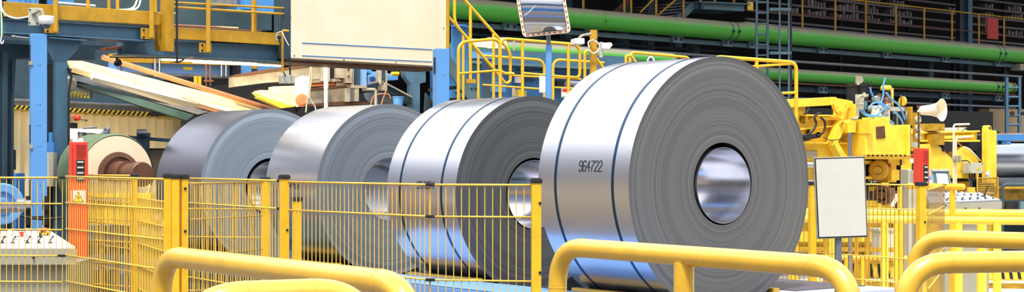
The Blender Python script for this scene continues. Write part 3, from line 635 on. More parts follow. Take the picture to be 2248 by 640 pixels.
b = MB(); b.tube([W(8, 125, 18), W(5, 240, 18)], .035, 14); thing1(b, 'pipe', M['gold'], 'upright yellow pipe at the far left edge', 'pipe')
b = MB(); b.rect(flat(18.3), 12, 150, 24, 656, .1); thing1(b, 'door_edge', M['ribs'], 'pale upright panel edge beside the yellow pipe', 'panel')
b = MB(); b.rect(flat(17.8), -10, 163, 24, 196, .06); thing1(b, 'sign_back', M['dark'], 'black square plate at the left edge', 'plate')
rail(flat(15.7), [(0, -10), (4, 60), (2, 92), (6, 95), (8, 88)], .006, 'cord', 'white', 'thin pale cord hanging at the left edge', 'cord', fil=.05)
b = MB(); b.tube([W(3, 20, 16), W(5, 80, 16)], .012, 8); thing1(b, 'cable', M['green'], 'dark green cable hanging at the left edge', 'cable')

# inclined chute with glaring yellow sheet
def quadbeam(mb, A, Bq, mi=0, th=.06):
    """ruled plank between two edges, each ((px,py,Y),(px,py,Y))"""
    P = [W(*A[0]), W(*A[1]), W(*Bq[1]), W(*Bq[0])]; n_ = (P[1]-P[0]).cross(P[3]-P[0]).normalized()
    if n_.y < 0: n_ = -n_
    return mb.prism(P, n_*th, mi)
t = thing('inclined_chute', 'inclined yellow chute glaring in light above the far left coil', 'chute', W(380, 250, 21))
quadbeam(MB(), ((150, 126, 20.4), (620, 244, 22.4)), ((160, 148, 19.4), (520, 250, 21.2))).build('chute_sheet', M['chute'], t)
quadbeam(MB(), ((203, 158, 19.35), (520, 249, 21.15)), ((205, 170, 19.3), (470, 252, 21.0)), th=.05).build('chute_flange', M['cream'], t, label='glaring pale lower flange')
Vc = Pl(150, 19.35, 470, 20.9)
b = MB(); b.slab(Vc, [(146, 146), (205, 160), (475, 245), (425, 256), (165, 186)], .12, .06); b.build('chute_side', M['dark'], t)
b = MB(); b.slab(Vc, [(152, 162), (212, 172), (468, 243), (434, 251), (300, 213), (155, 174)], .06, 0); b.build('side_beam', M['greyd'], t, label='grey side beam')
b = MB(); b.slab(Vc, [(208, 168), (480, 244), (470, 246), (208, 172)], .06, -.03); b.build('brown_edge', M['brown'], t)
b = MB(); b.slab(Vc, [(168, 183), (212, 188), (424, 252), (408, 264), (300, 230), (190, 192)], .08, -.02); b.build('bottom_flange', M['tealdk'], t)
b = MB(); b.tube([W(225, 125, 20.0), W(620, 247, 22.0)], .034, 14); b.build('edge_pipe', M['brown'], t, label='brown pipe along the upper edge')
b = MB()
for (x, y) in ((300, 184), (405, 215), (410, 217)):
    a_ = W(x, y, 20.3); c2 = W(x+75, y+25, 20.75); b.bar(a_-Vector((0, .2, 0)), c2-Vector((0, .2, 0)), .01, .012)
b.build('seam', M['brown'], t)
# far left wall, ducts, pipes
pw2 = Pl(100, 24, 370, 27.1)
b = MB(); n = 46
x0 = -20
zt = [pw2.pt(x0+i*10, 238+(x0+i*10-100)*.048+6) for i in range(n)]
vs = []
for i in range(n*2):
    px = x0+i*5; p = pw2.pt(px, 244+(px-100)*.048, .16 if (i//2) % 2 else 0); vs += [p, Vector((p.x, p.y, 0))]
b.add(vs, [[2*i, 2*i+2, 2*i+3, 2*i+1] for i in range(n*2-1)])
b.build('wall_left', M['ribs'], kind='structure')
b = MB(); b.slab(pw2, [(-20, 228), (420, 251), (420, 260), (-20, 237.5)], .2, -.08)
for i in range(34):
    x = 92+i*10.6-110
    yA = 228.5+(x+20)*.0523; b.slab(pw2, [(x+7, yA), (x+12, yA+.2), (x+5, yA+9), (x, yA+8.8)], .004, -.086, 1)
thing1(b, 'hazard_beam', [M['yel'], M['dark']], 'black and yellow striped beam over the corrugated cream wall', 'beam')
b = MB(); b.lathe(pw2.pt(151, 258, -.12), -pw2.n, [(0, .05), (.05, .05), (.08, .03), (.08, 0)], 18); thing1(b, 'alarm_bell', M['red'], 'round red alarm on the cream corrugated wall', 'alarm')
b = MB(); b.rect(pw2, 138, 269, 152, 281, .08, -.15); thing1(b, 'small_box', M['dark'], 'small dark box under the round red alarm', 'box')
b = MB(); b.cyl(pw2.pt(165, 262, -.1), pw2.pt(177, 264, -.1), .006); b.ball(pw2.pt(178, 264, -.1), .015); thing1(b, 'latch_rod', M['dark'], 'thin dark latch rod on the corrugated wall', 'latch')
for yy, r_, lb in ((219, .03, 'topmost grey pipe above the striped beam'), (224, .02, 'second grey pipe above the striped beam'), (229, .025, 'third grey pipe above the striped beam'), (233, .018, 'lowest grey pipe above the striped beam')):
    rail(pw2, [(90, yy), (420, yy+16)], r_, 'pipe', 'greyd', lb, 'pipe', off=.3+yy*.001)
b = MB(); b.rect(flat(30), -40, 60, 460, 260, .2); thing1(b, 'partition', M['dkblue'], 'dark partition behind the chute above the cream wall', 'partition')
t = thing('ribbed_duct', 'ribbed silver duct above the cream corrugated wall', 'duct', W(175, 215, 25))
b = MB(); pr = []
for i in range(10): pr += [(i*.05, .15), (i*.05+.025, .175)]
b.lathe(W(132, 193, 25), Vector((1, .1, .02)), pr, 28); b.build('duct_body', M['steel'], t)
t = thing('bulkhead_lamp', 'round lamp in a cage behind the flared blue column', 'lamp', W(152, 200, 18.4))
b = MB(); b.lathe(W(150, 183, 18.4), Vector((.5, -1, -.3)), [(-.06, .05), (0, .085), (.05, .09), (.06, .07), (.06, 0)], 24); b.build('lamp_body', M['stone'], t)
b = MB(); b.tube([W(143, 155, 18.2), W(147, 170, 18.2), (W(143, 190, 18.2))], .008, 8, .05); b.build('cable', M['white'], t)
b = MB(); b.rect(flat(19.6), 98, 180, 110, 230, .1); thing1(b, 'end_cover', M['gold'], 'yellowish cover glimpsed between the two left blue posts', 'cover')
# white trolley & fittings
pt_ = flat(19.5)
b = MB(); b.slab(pt_, [(140, 281), (220, 283), (222, 293), (170, 289), (170, 305), (140, 305)], .3); b.rect(pt_, 172, 289, 177, 299, .3, .05); b.rect(pt_, 191, 290, 195, 301, .3, .05); b.rect(pt_, 170, 298, 215, 303, .3, .1); b.rect(pt_, 97, 281, 104, 312, .3); b.rect(pt_, 141, 305, 147, 637, .05); b.rect(pt_, 163, 305, 169, 637, .05)
thing1(b, 'white_trolley', M['white'], 'white framed trolley behind the red column top', 'trolley')
b = MB(); b.cyl(W(231, 291, 18.5), W(234, 281, 18.5), .03); b.cyl(W(233, 283, 18.5), W(239, 286, 18.5), .035, 12); b.cyl(W(183, 281, 18.6), W(212, 279, 18.6), .01); b.lathe(W(218, 297, 18.5), Vector((1, 0, .3)), [(0, .02), (.12, .05)], 12)
thing1(b, 'pipe_fitting', M['greyd'], 'grey brass pipe fitting above the beige roll', 'fitting')
b = MB(); b.slab(flat(17.6), [(281, 297), (372, 304), (372, 312), (281, 304)], .1); b.rect(flat(17.5), 298, 300, 322, 342, .12, .02); b.rect(flat(17.5), 300, 291, 325, 300, .12)
thing1(b, 'slide_beam', M['dkblue'], 'dark blue slide beam left of the far left coil', 'beam')
b = MB(); b.rect(flat(17.8), 325, 331, 372, 390, .2); thing1(b, 'side_cover', M['tan'], 'olive brown cover between beige roll and far left coil', 'cover')
b = MB(); b.rect(flat(17.7), 318, 325, 372, 329, .05); [b.box(W(320+i*3.2, 331, 17.7), .008, .03, .02) for i in range(16)]; thing1(b, 'chain_rack', M['dark'], 'dark toothed rack above the olive brown cover', 'rack')
b = MB(); b.rect(flat(17.4), 300, 283, 318, 292, .1); b.cyl(W(300, 291, 17.4), W(322, 291, 17.4), .02); thing1(b, 'sensor_head', M['greyd'], 'small grey sensor head on the slide beam', 'sensor')

# roll on a rusty shaft
t = thing('paper_roll', 'beige ended roll on a rusty brown shaft behind the red column', 'roll', W(262, 465, 15.9))
rc = W(258, 381, 15.9); RN = Vector((.62, -.785, 0))
b = MB(); b.lathe(rc-RN*.55, RN, [(0, .40), (.51, .40), (.55, .385)], 56, 0, True); b.build('roll_cover', M['olive'], t)
b = MB(); b.lathe(rc, RN, [(-.04, .385), (0, .375), (.02, .22), (0, 0)], 56, 0, False); b.build('roll_end', M['beige'], t)
b = MB(); b.lathe(rc, RN, [(0, .22), (.04, .215), (.05, .17), (.03, .165), (.03, .13), (.22, .12), (.24, .13), (.26, .13), (.26, .105), (.42, .105), (.44, .12), (.56, .12), (.57, .11), (.57, 0)], 40); b.build('shaft', M['rust'], t)
b = MB(); b.prism([W(322, 422, 15.2), W(329, 402, 15.2), W(331, 398, 15.2), W(326, 425, 15.2), W(319, 432, 15.2)], (0, .01, 0)); b.build('torn_flap', M['beige'], t)
# yellow and pale blue parts behind the fence
b = MB(); b.rect(flat(15.1), 186, 424, 332, 492, .15); b.rect(flat(15.1), 200, 432, 268, 440, .02, -.03, 1); b.rect(flat(15.1), 190, 398, 290, 424, .1, .05, 1); thing1(b, 'machine_bench', [M['mach'], M['stone']], 'yellow machine bench behind the layered rear fence', 'machine')
b = MB(); b.rect(flat(15.3), 186, 494, 292, 528, .4); b.rect(flat(15.3), 186, 562, 250, 592, .4); b.rect(flat(15.3), 262, 560, 290, 600, .4); thing1(b, 'pale_box', M['lblue'], 'pale blue boxes behind the fence right of the red column', 'box')
b = MB(); b.rect(flat(18.4), 186, 520, 460, 640, .3); thing1(b, 'dark_recess', M['dkblue'], 'dark machine bed behind the fence below the beige roll', 'machine')
b = MB(); b.rect(flat(16.9), 262, 575, 300, 640, .3); b.rect(flat(16.9), 330, 572, 372, 640, .3); thing1(b, 'blue_stand', M['mblue'], 'blue stand behind the fence left of the double post', 'stand')
b = MB(); b.cyl(W(316, 484, 16.5), W(352, 470, 16.4), .06); b.cyl(W(325, 470, 16.5), W(348, 500, 16.4), .05); b.ball(W(338, 484, 16.3), .08); thing1(b, 'valve_cluster', M['steel'], 'silver valve cluster behind the fence under the brown shaft', 'valve')

# ------------------------------------------------------------------ red column
def red_column(x0, x1, y0, Y, label, sign, y1=None):
    pr_ = flat(Y); s = Y/F; t = thing('red_column', label, 'safety column', Vector((pr_.pt((x0+x1)/2, 350).x, Y, 0)), 'red safety columns')
    top = CZ+(HY-y0)*s; w = (x1-x0)*s; cx = pr_.pt((x0+x1)/2, 350).x
    lo = CZ+(HY-y1)*s if y1 else 0
    b = MB(); b.box((cx, Y+.07, lo), w*.93, .14, top-lo, .22); b.build('column_body', M['red'], t, bevel=.005)
    if lo: b = MB(); b.box((cx, Y+.08, 0), .05, .05, lo, .22); b.build('support_post', M['greyd'], t)
    fx = lambda f: x0+(x1-x0)*f
    def face(u, z, du, dz, m, nm, th=.008):   # on the front, rotated face
        rz = .22; c = Vector((cx, Y+.07, 0)); U = Vector((math.cos(rz), math.sin(rz), 0)); V = Vector((math.sin(rz), -math.cos(rz), 0))
        p = c+U*(u*w*.93)+V*.07+Vector((0, 0, z)); bb = MB(); bb.prism([p-U*du/2, p+U*du/2, p+U*du/2+Vector((0, 0, dz)), p-U*du/2+Vector((0, 0, dz))], V*th); return bb
    g_ = MB()
    for k in range(9):
        q = face(.15, top-.03-k*.013, w*.5, .006, None, ''); g_.add(q.v, q.f)
    g_.build('vent_slats', M['redd'], t)
    p_ = face(.12, top-.36*1.0, w*.42, .20, None, ''); p_.build('button_panel', M['dark'], t)
    q_ = MB()
    for k in range(4):
        q = face(.12, top-.34+k*.05, w*.32, .016, None, '', .014); q_.add(q.v, q.f)
    q_.build('button', M['grey'], t)
    e_ = face(-.33, lo+.02, .008, top-lo-.05, None, '', .012); e_.build('edge_strip', M['redd'], t)
    if sign:
        z = CZ+(HY-445)*s; face(.0, z, w*.72, .115, None, '').build('sign_plate', M['white'], t)
        q = MB(); rz = .22; c = Vector((cx, Y+.07, 0)); U = Vector((math.cos(rz), math.sin(rz), 0)); V = Vector((math.sin(rz), -math.cos(rz), 0))
        o_ = c+V*.079+Vector((0, 0, z+.008))
        def T(k, dz, mi, hh): a_ = o_+Vector((0, 0, dz)); q.prism([a_-U*k, a_+U*k, a_+Vector((0, 0, hh))], V*(.002+.001*mi), mi)
        T(.05, 0, 0, .095); T(.042, .006, 1, .078)
        a_ = o_+Vector((0, 0, .018)); q.prism([a_+Vector((0, 0, .045)), a_+U*.008+Vector((0, 0, .02)), a_+Vector((0, 0, .02)), a_+U*.001, a_-U*.008+Vector((0, 0, .025)), a_+Vector((0, 0, .025))], V*.004, 0)
        q.build('warning_triangle', [M['dark'], M['yel']], t, label='yellow triangle with a black bolt')
    return t
red_column(147, 189, 311, 14.55, 'red safety column with vents and warning triangle, left', True)
red_column(2014, 2038, 325, 15.5, 'red safety column on the right beside the small screen', False, 408)
t = MB(); t.box(W(172, 311, 14.62), .09, .05, .02); t.box(W(165, 310, 14.62), .03, .03, .03); t.box(W(178, 310, 14.62), .03, .03, .03); thing1(t, 'column_connector', M['white'], 'white connector on top of the left red column', 'connector')

# ------------------------------------------------------------------ control consoles
def console_at(name, label, BL, BR_, FR, FL, drop, low, bodyx, items, top='white'):
    """BL,BR_,FR,FL: corners of the sloping top in the world"""
    t = thing(name, label, 'control console', Vector(((FL.x+FR.x)/2, (FL.y+BR_.y)/2, 0)))
    b = MB(); b.prism([BL, BR_, FR, FL], (0, 0, -.02)); b.build('control_top', M[top], t, bevel=.004)
    b = MB(); dz = Vector((0, 0, -drop)); b.add([FL-Vector((0, .01, .018)), FR-Vector((-.01, .01, .018)), FR-Vector((-.01, .01, 0))+dz, FL+dz-Vector((0, .01, 0)), BL+dz, BR_+dz+Vector((.01, 0, 0)), BR_-Vector((-.01, 0, .018)), BL-Vector((0, 0, .018))],
          [[0, 1, 2, 3], [1, 6, 5, 2], [3, 2, 5, 4], [0, 3, 4, 7]]); b.build('front_lip', M['greyc'], t)
    b = MB(); a0, a1 = bodyx; zz = FL.z-drop
    b.prism([Vector((a0, FL.y+.08, 0)), Vector((a1, FR.y+.08, 0)), Vector((a1, BR_.y, 0)), Vector((a0, BL.y, 0))], (0, 0, zz)); b.build('cabinet_body', M['greyc'], t, bevel=.006)
    U = (FR-FL); V = (BL-FL)
    N_ = U.cross(V).normalized(); N_ = N_ if N_.z > 0 else -N_
    return t, (lambda u, v: FL+U*u+V*v+(BR_-BL-U)*u*v), N_
FR = W(166, 541, 13.55); FL = W(-60, 541, 13.55); BR_ = W(112, 506, 14.45); BL = W(-60, 506, 14.45)
t, P_, N_ = console_at('control_console', 'grey control console with levers behind the fence, bottom left', BL, BR_, FR, FL, .15, 0, (W(-60, 541, 13.6).x, W(148, 541, 13.6).x), None)
for (px, py, k) in ((5, 533, 'l'), (28, 533, 'l'), (60, 533, 'l'), (85, 533, 'l'), (110, 533, 'l'), (88, 520, 'l'), (35, 527, 's'), (45, 525, 's'), (55, 529, 's'), (70, 524, 's'), (72, 531, 's'), (15, 521, 's'), (40, 520, 's'), (60, 519, 's'), (100, 528, 's'), (137, 535, 's'), (18, 526, 's')):
    Yp = 13.55+(541-py)/35*.9; p = W(px, py, Yp)
    if k == 'l':
        b = MB(); b.lathe(p, N_, [(0, .02), (.006, .02), (.01, .01), (.03, .006)], 12); b.tube([p+N_*.02, p+N_*.05+Vector((.022, 0, .004))], .005, 8); b.ball(p+N_*.052+Vector((.025, 0, .004)), .010, 8)
        b.bar(p+Vector((-.035, -.025, 0)), p+Vector((.035, -.025, 0)), .003, .003); b.build('lever', M['dark'], t)
    else:
        b = MB(); b.lathe(p, N_, [(0, .011), (.01, .011), (.012, 0)], 10); b.build('push_button', random.choice([M['greyd'], M['grey'], M['grey']]), t)
p = W(48, 519, 14.1); b = MB(); b.lathe(p, N_, [(0, .016), (.03, .016), (.03, .02), (.045, .018), (.045, 0)], 14); b.build('push_button', M['red'], t, label='red push button')
p = W(8, 522, 14.0); b = MB(); b.lathe(p, N_, [(0, .012), (.02, .012), (.02, 0)], 14); b.build('push_button', M['orange'], t, label='orange push button')
p = W(24, 514, 14.2); b = MB(); b.box(p, .05, .03, .05); b.build('label_holder', M['white'], t)
p = W(98, 514, 14.2); b = MB(); b.box(p, .08, .06, .02); b.build('stop_guard', M['rail'], t, label='yellow guard around stop button')
b = MB(); b.box(p+Vector((-.038, 0, 0)), .012, .06, .055); b.box(p+Vector((.038, 0, 0)), .012, .06, .055); b.build('guard_cheek', M['rail'], t)
b = MB(); b.lathe(p, (0, -.3, 1), [(0, .014), (.035, .014), (.035, .03), (.05, .03), (.06, .02), (.06, 0)], 20); b.build('stop_button', M['red'], t, label='red mushroom stop button')
for x, y in ((74, 565), (55, 589)): b = MB(); b.lathe(W(x, y, 13.53), (0, -1, 0), [(0, .011), (.008, .011), (.008, 0)], 12); b.build('lock', M['dark'], t)

# ------------------------------------------------------------------ middle background: machinery between chute and stairs
pm = Pl(260, 24.5, 640, 27)
b = MB(); b.slab(pm, [(262, 116), (600, 122), (600, 146), (262, 136)], .3); thing1(b, 'orange_girder', M['gold'], 'ochre girder beyond the walkway over the grey panels', 'girder')
b = MB(); b.slab(pm, [(262, 134), (515, 143), (515, 168), (262, 158)], .2, .1); b.slab(pm, [(262, 156), (515, 166), (515, 172), (262, 162)], .4, .0, 1); b.slab(pm, [(410, 146), (430, 147), (430, 153), (410, 152)], .02, .09, 2)
thing1(b, 'grey_panelling', [M['lblue'], M['greyd'], M['yel']], 'pale grey blue panelling beyond the inclined chute', 'panel')
for x, m_, lb in ((336, 'chrome', 'left post of the left silver pair beyond the chute'), (346, 'chrome', 'right post of the left silver pair beyond the chute'), (482, 'chrome', 'left post of the right silver pair beyond the chute'), (492, 'chrome', 'right post of the right silver pair beyond the chute')):
    b = MB(); b.cyl(pm.pt(x, 168, -.05), pm.pt(x, 122, -.05), .026); thing1(b, 'silver_post', M[m_], lb, 'post', 'silver posts')
for x, lb in ((440, 'left one of two thin rusty hanger rods'), (449, 'right one of two thin rusty hanger rods')):
    b = MB(); b.cyl(pm.pt(x, 196, -.15), pm.pt(x, 124, -.15), .014, 8); b.bar(pm.pt(x-5, 178, -.16), pm.pt(x+5, 178, -.16), .03, .03); thing1(b, 'hanger_rod', M['brown'], lb, 'rod')
for x, y0, y1, lb in ((413, 168, 190, 'left short yellow strut below the grey panelling'), (422, 168, 192, 'right short yellow strut below the grey panelling'), (511, 175, 575, 'yellow upright under the stone grey box beam'), (527, 190, 575, 'small yellow upright under the rusty pipes'), (553, 188, 575, 'left small yellow upright of the close pair'), (559, 188, 575, 'right small yellow upright of the close pair')):
    b = MB(); b.bar(pm.pt(x, y1, -.2), pm.pt(x, y0, -.2), .05, .05); thing1(b, 'yellow_strut', M['fence'], lb, 'strut', 'short yellow struts')
rail(pm, [(478, 202), (512, 198)], .02, 'yellow_bar', 'fence', 'yellow bar joining the uprights beyond the chute', 'bar', off=-.2)
b = MB(); b.rect(pm, 512, 128, 520, 175, .3, -.1); b.rect(pm, 520, 132, 548, 176, .3, -.05, 1); b.rect(pm, 548, 138, 565, 150, .2, 0, 2); b.slab(pm, [(566, 138), (612, 134), (612, 152), (566, 156)], .3, -.05, 1)
thing1(b, 'blue_cabinet', [M['dark'], M['blue'], M['gold']], 'pale blue cabinets with a black post beyond the box beam', 'cabinet')
b = MB(); b.slab(pm, [(430, 172), (720, 150), (720, 250), (430, 250)], .2, 1.2); thing1(b, 'dark_recess', M['black'], 'black sheet standing in for the shade behind the yellow struts', 'machine')  # shade beyond the struts put in as a black sheet
pg = Pl(500, 21.5, 830, 22.3)
b = MB(); b.slab(pg, [(514, 166), (586, 154), (640, 146), (705, 142), (705, 173), (640, 178), (586, 181), (514, 190)], .35); b.slab(pg, [(514, 164), (586, 152), (705, 140), (705, 143), (514, 168)], .42, -.04, 1)
thing1(b, 'box_beam', [M['stone'], M['rust']], 'dusty stone grey box beam rising towards the cream board', 'beam')
b = MB(); b.slab(pg, [(657, 199), (710, 190), (758, 190), (758, 222), (657, 232)], .3, .1); b.slab(pg, [(655, 196), (760, 186), (760, 190), (655, 200)], .4, .05, 1); b.slab(pg, [(655, 230), (758, 221), (812, 224), (812, 228), (655, 234)], .4, .05, 1); b.slab(pg, [(720, 224), (745, 222), (745, 236), (720, 236)], .2, .1)
thing1(b, 'box_beam', [M['stone'], M['rust']], 'lower dusty box beam with rusty flanges above the second coil', 'beam')
b = MB(); b.rect(pg, 702, 141, 722, 178, .3, -.05); b.rect(pg, 722, 144, 736, 172, .2, .05, 1); b.rect(pg, 736, 146, 758, 171, .3, -.02); b.rect(pg, 756, 148, 769, 182, .25, -.08)
for y in (153, 168): b.lathe(pg.pt(761, y, -.08), -pg.n, [(0, .016), (.02, .016), (.02, 0)], 8, 2)
thing1(b, 'end_block', [M['stone'], M['dark'], M['rust']], 'stone grey end block with rusty bolts under the cream board', 'block')
b = MB(); b.rect(pg, 757, 193, 768, 223, .3, -.02); b.rect(pg, 768, 191, 778, 222, .2, .0, 1); b.rect(pg, 778, 192, 786, 222, .3, -.04); b.rect(pg, 786, 193, 796, 221, .2, .05, 2)
thing1(b, 'end_block', [M['stone'], M['steel'], M['dkblue']], 'grey and dark end block of the lower box beam', 'block')
b = MB(); b.slab(pg, [(742, 172), (782, 170), (782, 190), (742, 192)], .2, .1); b.slab(pg, [(678, 181), (740, 178), (740, 186), (678, 190)], .2, .1, 1); b.slab(pg, [(680, 174), (745, 172), (752, 178), (680, 182)], .2, .02)
thing1(b, 'bearing_block', [M['stone'], M['orange']], 'rust streaked bearing pieces between the two box beams', 'block')
b = MB(); b.rect(pg, 770, 146, 776, 190, .25, -.02); b.rect(pg, 776, 147, 793, 189, .2, .05, 1); b.rect(pg, 793, 147, 803, 190, .25, -.04, 2); b.rect(pg, 768, 187, 803, 193, .3, -.05)
thing1(b, 'guide_column', [M['stone'], M['dkblue'], M['lblue']], 'dark guide column with pale edges under the cream board', 'column')
b = MB(); b.rect(pg, 830, 148, 838, 178, .1); b.rect(pg, 838, 148, 847, 180, .2, .02, 1); b.rect(pg, 847, 148, 850, 200, .1, 0); b.slab(pg, [(803, 182), (842, 177), (842, 179), (803, 184)], .2); b.rect(pg, 838, 180, 850, 198, .2, .02)
b.cyl(pg.pt(835, 172), pg.pt(835, 185), .02)
thing1(b, 'bracket_frame', [M['stone'], M['dkblue']], 'thin stone grey bracket frame left of the dark diagonal beam', 'frame')
b = MB(); b.rect(pg, 800, 184, 838, 199, .4, .3); b.rect(pg, 808, 158, 830, 182, .3, .5); b.slab(pg, [(804, 145), (830, 150), (830, 160), (804, 150)], .2, .3, 1); thing1(b, 'drive_housing', [M['dkblue'], M['blue']], 'dark blue drive housing behind the bracket frame', 'housing')
rail(pg, [(795, 196), (822, 196), (825, 200), (825, 232)], .022, 'pipe', 'stone', 'bent grey pipe beside the second coil top', 'pipe', fil=.06)
rail(pg, [(813, 232), (822, 210), (850, 206), (858, 216)], .012, 'hose', 'brown', 'thin brown hose beside the blue bucket', 'hose', fil=.1)
rail(pg, [(848, 198), (842, 214), (836, 232)], .012, 'hose', 'brown', 'thin brown hose hanging from the bracket frame', 'hose', fil=.05)
b = MB(); b.lathe(pg.pt(869, 232, -.1), (0, 0, 1), [(0, .065), (.11, .078), (.115, .085), (.125, .085), (.125, .075)], 24); thing1(b, 'blue_bucket', M['blue'], 'small blue bucket above the second coil', 'bucket', base=pg.pt(869, 232, -.1))
b = MB(); b.slab(pg, [(849, 175), (918, 213), (915, 226), (849, 194)], .2, .3); b.slab(pg, [(849, 173), (918, 210), (918, 213), (849, 177)], .35, .25, 1)
thing1(b, 'diagonal_beam', [M['dkblue'], M['stone']], 'dark diagonal beam running down to the blue column', 'beam')
b = MB(); b.slab(pg, [(850, 176), (852, 148), (905, 155), (905, 162), (880, 186)], .08, .9); b.slab(pg, [(853, 162), (908, 154), (908, 170), (860, 172)], .2, .7, 1)
thing1(b, 'blue_machine_cover', [M['lblue'], M['blue']], 'pale blue machine cover behind the diagonal beam', 'cover')
b = MB(); b.cyl(pg.pt(870, 196, 1.0), pg.pt(935, 208, 1.6), .17, 32); thing1(b, 'steel_roll', M['steel'], 'shiny steel roll glimpsed behind the diagonal beam', 'roll')
rail(pg, [(888, 157), (905, 157)], .03, 'yellow_bar', 'fence', 'short yellow bar on the pale blue cover', 'bar', off=.6)
b = MB(); b.slab(pg, [(903, 150), (950, 153), (950, 178), (934, 182), (934, 250), (918, 250), (918, 182), (905, 165)], .2, .3); b.rect(pg, 934, 180, 950, 260, .1, .6, 1)
b.slab(pg, [(918, 182), (932, 182), (932, 330), (918, 330)], .04, .2)
thing1(b, 'steel_column', [M['steelb'], M['dkblue']], 'blue column with gusset just left of the bright guard post', 'column')
b = MB(); b.slab(pg, [(500, 170), (960, 140), (960, 330), (500, 330)], .2, 3.2); thing1(b, 'partition', M['black'], 'black sheet standing in for unlit space behind the dusty box beams', 'partition')  # flat black stands for the shadowed space behind the beams
# cream arm, cables, pendant
b = MB(); b.slab(pg, [(548, 205), (556, 200), (590, 201), (640, 206), (640, 234), (600, 236), (560, 215)], .3, -.4); b.slab(pg, [(585, 192), (640, 190), (640, 206), (585, 209)], .25, -.35)
b.slab(pg, [(555, 212), (630, 236), (600, 240), (548, 216)], .2, -.45, 1)
thing1(b, 'cream_lifting_boom', [M['chute'], M['mach']], 'cream machine arm glowing in the light right of the chute', 'arm', bevel=.01)
t = thing('cream_cylinder', 'upright cream cylinder with rusty round end above the far left coil', 'cylinder', pg.pt(640, 240, -.5))
b = MB(); b.slab(pg, [(626, 178), (640, 170), (657, 174), (657, 212), (646, 235), (628, 238)], .12, -.6); b.build('cylinder_body', M['cream'], t, bevel=.02)
b = MB(); b.lathe(pg.pt(637, 223, -.6), -pg.n, [(0, .085), (.03, .085), (.03, .065), (.05, .06), (.05, 0)], 28); b.build('round_end', M['orange'], t)
rail(pg, [(650, 150), (650, 160), (646, 200), (640, 250)], .01, 'cable', 'stone', 'pale cable hanging over the cream cylinder, left strand', 'cable', off=-.75, fil=.2)
rail(pg, [(652, 150), (653, 175), (648, 215), (660, 238), (661, 250)], .01, 'cable', 'stone', 'pale cable hanging over the cream cylinder, right strand', 'cable', off=-.75, fil=.2)
b = MB(); b.cyl(W(716, 240, 20.2), W(716, 180, 20.2), .025); b.cyl(W(716, 195, 20.2), W(716, 141, 20.2), .03); thing1(b, 'white_pole', M['cream'], 'white pole hanging in front of the lower box beam', 'pole')
rail(pm, [(504, 188), (560, 190), (600, 186)], .025, 'pipe', 'rust', 'rusty pipe under the upper box beam', 'pipe', off=-2.4)
rail(pm, [(508, 194), (558, 196)], .02, 'pipe', 'rust', 'lower rusty pipe under the upper box beam', 'pipe', off=-2.4)
b = MB(); b.rect(pg, 562, 190, 585, 211, .2, .2); thing1(b, 'gear_housing', M['dark'], 'dark gear housing behind the cream boom', 'housing')
t = thing('gear_housing', 'dark gear housing with round cover below the lower box beam', 'housing', pg.pt(676, 245, .3))
b = MB(); b.rect(pg, 662, 233, 690, 245, .2, .3); b.build('housing_block', M['dark'], t)
b = MB(); b.lathe(pg.pt(672, 240, .1), (0, -1, 0), [(0, .09), (.06, .09)], 20); b.build('round_cover', M['dark'], t)
t = thing('work_lamp', 'grey work lamp box hanging under the walkway beside the board', 'lamp', W(630, 183, 18.6))
b = MB(); b.box(W(630, 184, 18.6), .17, .12, .10, .35); b.box(W(628, 170, 18.6), .08, .06, .05, .35); b.build('lamp_box', M['grey'], t, bevel=.008)
b = MB(); b.tube([W(619, 140, 18.5), W(621, 155, 18.5), W(628, 168, 18.5)], .007, 8, .05); b.tube([W(636, 128, 18.5), W(637, 164, 18.5)], .009, 8); b.build('suspension', M['dark'], t)
t = thing('wall_socket', 'cream socket box with black plug at the end of the toe plate', 'socket', W(612, 88, 18.15))
b = MB(); b.rect(flat(18.15), 605, 76, 616, 90, .06); b.build('socket_box', M['stone'], t, bevel=.005)
b = MB(); b.cyl(W(613, 82, 18.13), W(613, 82, 18.08), .025); b.tube([W(613, 84, 18.1), W(616, 100, 18.1), (W(610, 118, 18.1)), W(605, 130, 18.1)], .009, 8, .1); b.build('plug_and_cable', M['dark'], t)
b = MB(); b.tube([W(620, 158, 18.2), W(620, 67, 18.2), W(634, 68, 18.2)], .014, 10, .02); thing1(b, 'yellow_pipe', M['gold'], 'thin yellow upright pipe left of the cream board', 'pipe')
rail(flat(18.1), [(606, 74), (618, 70), (626, 85), (634, 100)], .005, 'cable', 'white', 'thin white cable beside the thin yellow pipe', 'cable', fil=.15)
for pts, lb in (([(430, 124), (640, 134)], 'fluorescent tube under the walkway'), ([(500, 130), (700, 139)], 'fluorescent tube under the board corner')):
    b = MB(); b.tube([PW.pt(x, y, .7) for x, y in pts], .012, 10); thing1(b, 'fluorescent_tube', M['tube'], lb, 'lamp')

# ------------------------------------------------------------------ stairs and yellow railings beside the blue machine
p_s = Pl(980, 18.8, 1300, 19.6); p_r = Pl(980, 20.4, 1300, 21.2)
g_ = None
def hrail(pl, pts, r, label, off=0, fil=.1, posts=(), m='fence', mids=()):
    base = min((pl.pt(x, y, off) for x, y in pts), key=lambda p: p.z)
    t = thing('handrail', label, 'handrail', base)
    P = [pl.pt(x, y, off) for x, y in pts]
    for i in (0, -1):                     # ends that run on down stand on the floor
        if pts[i][1] >= 165 and abs(pts[i][0]-pts[1 if i == 0 else -2][0]) < 6: P[i].z = 0
    b = MB(); b.tube(P, r, 14, fil); b.build('bent_tube', M[m], t)
    for x, y0, y1 in posts:
        q = pl.pt(x, y1, off)
        if y1 >= 190: q.z = 0
        b = MB(); b.cyl(q, pl.pt(x, y0, off), r); b.build('post', M[m], t)
    for x0, y0, x1, y1 in mids:
        b = MB(); b.cyl(pl.pt(x0, y0, off), pl.pt(x1, y1, off), r*.7); b.build('middle_bar', M[m], t)
    return t
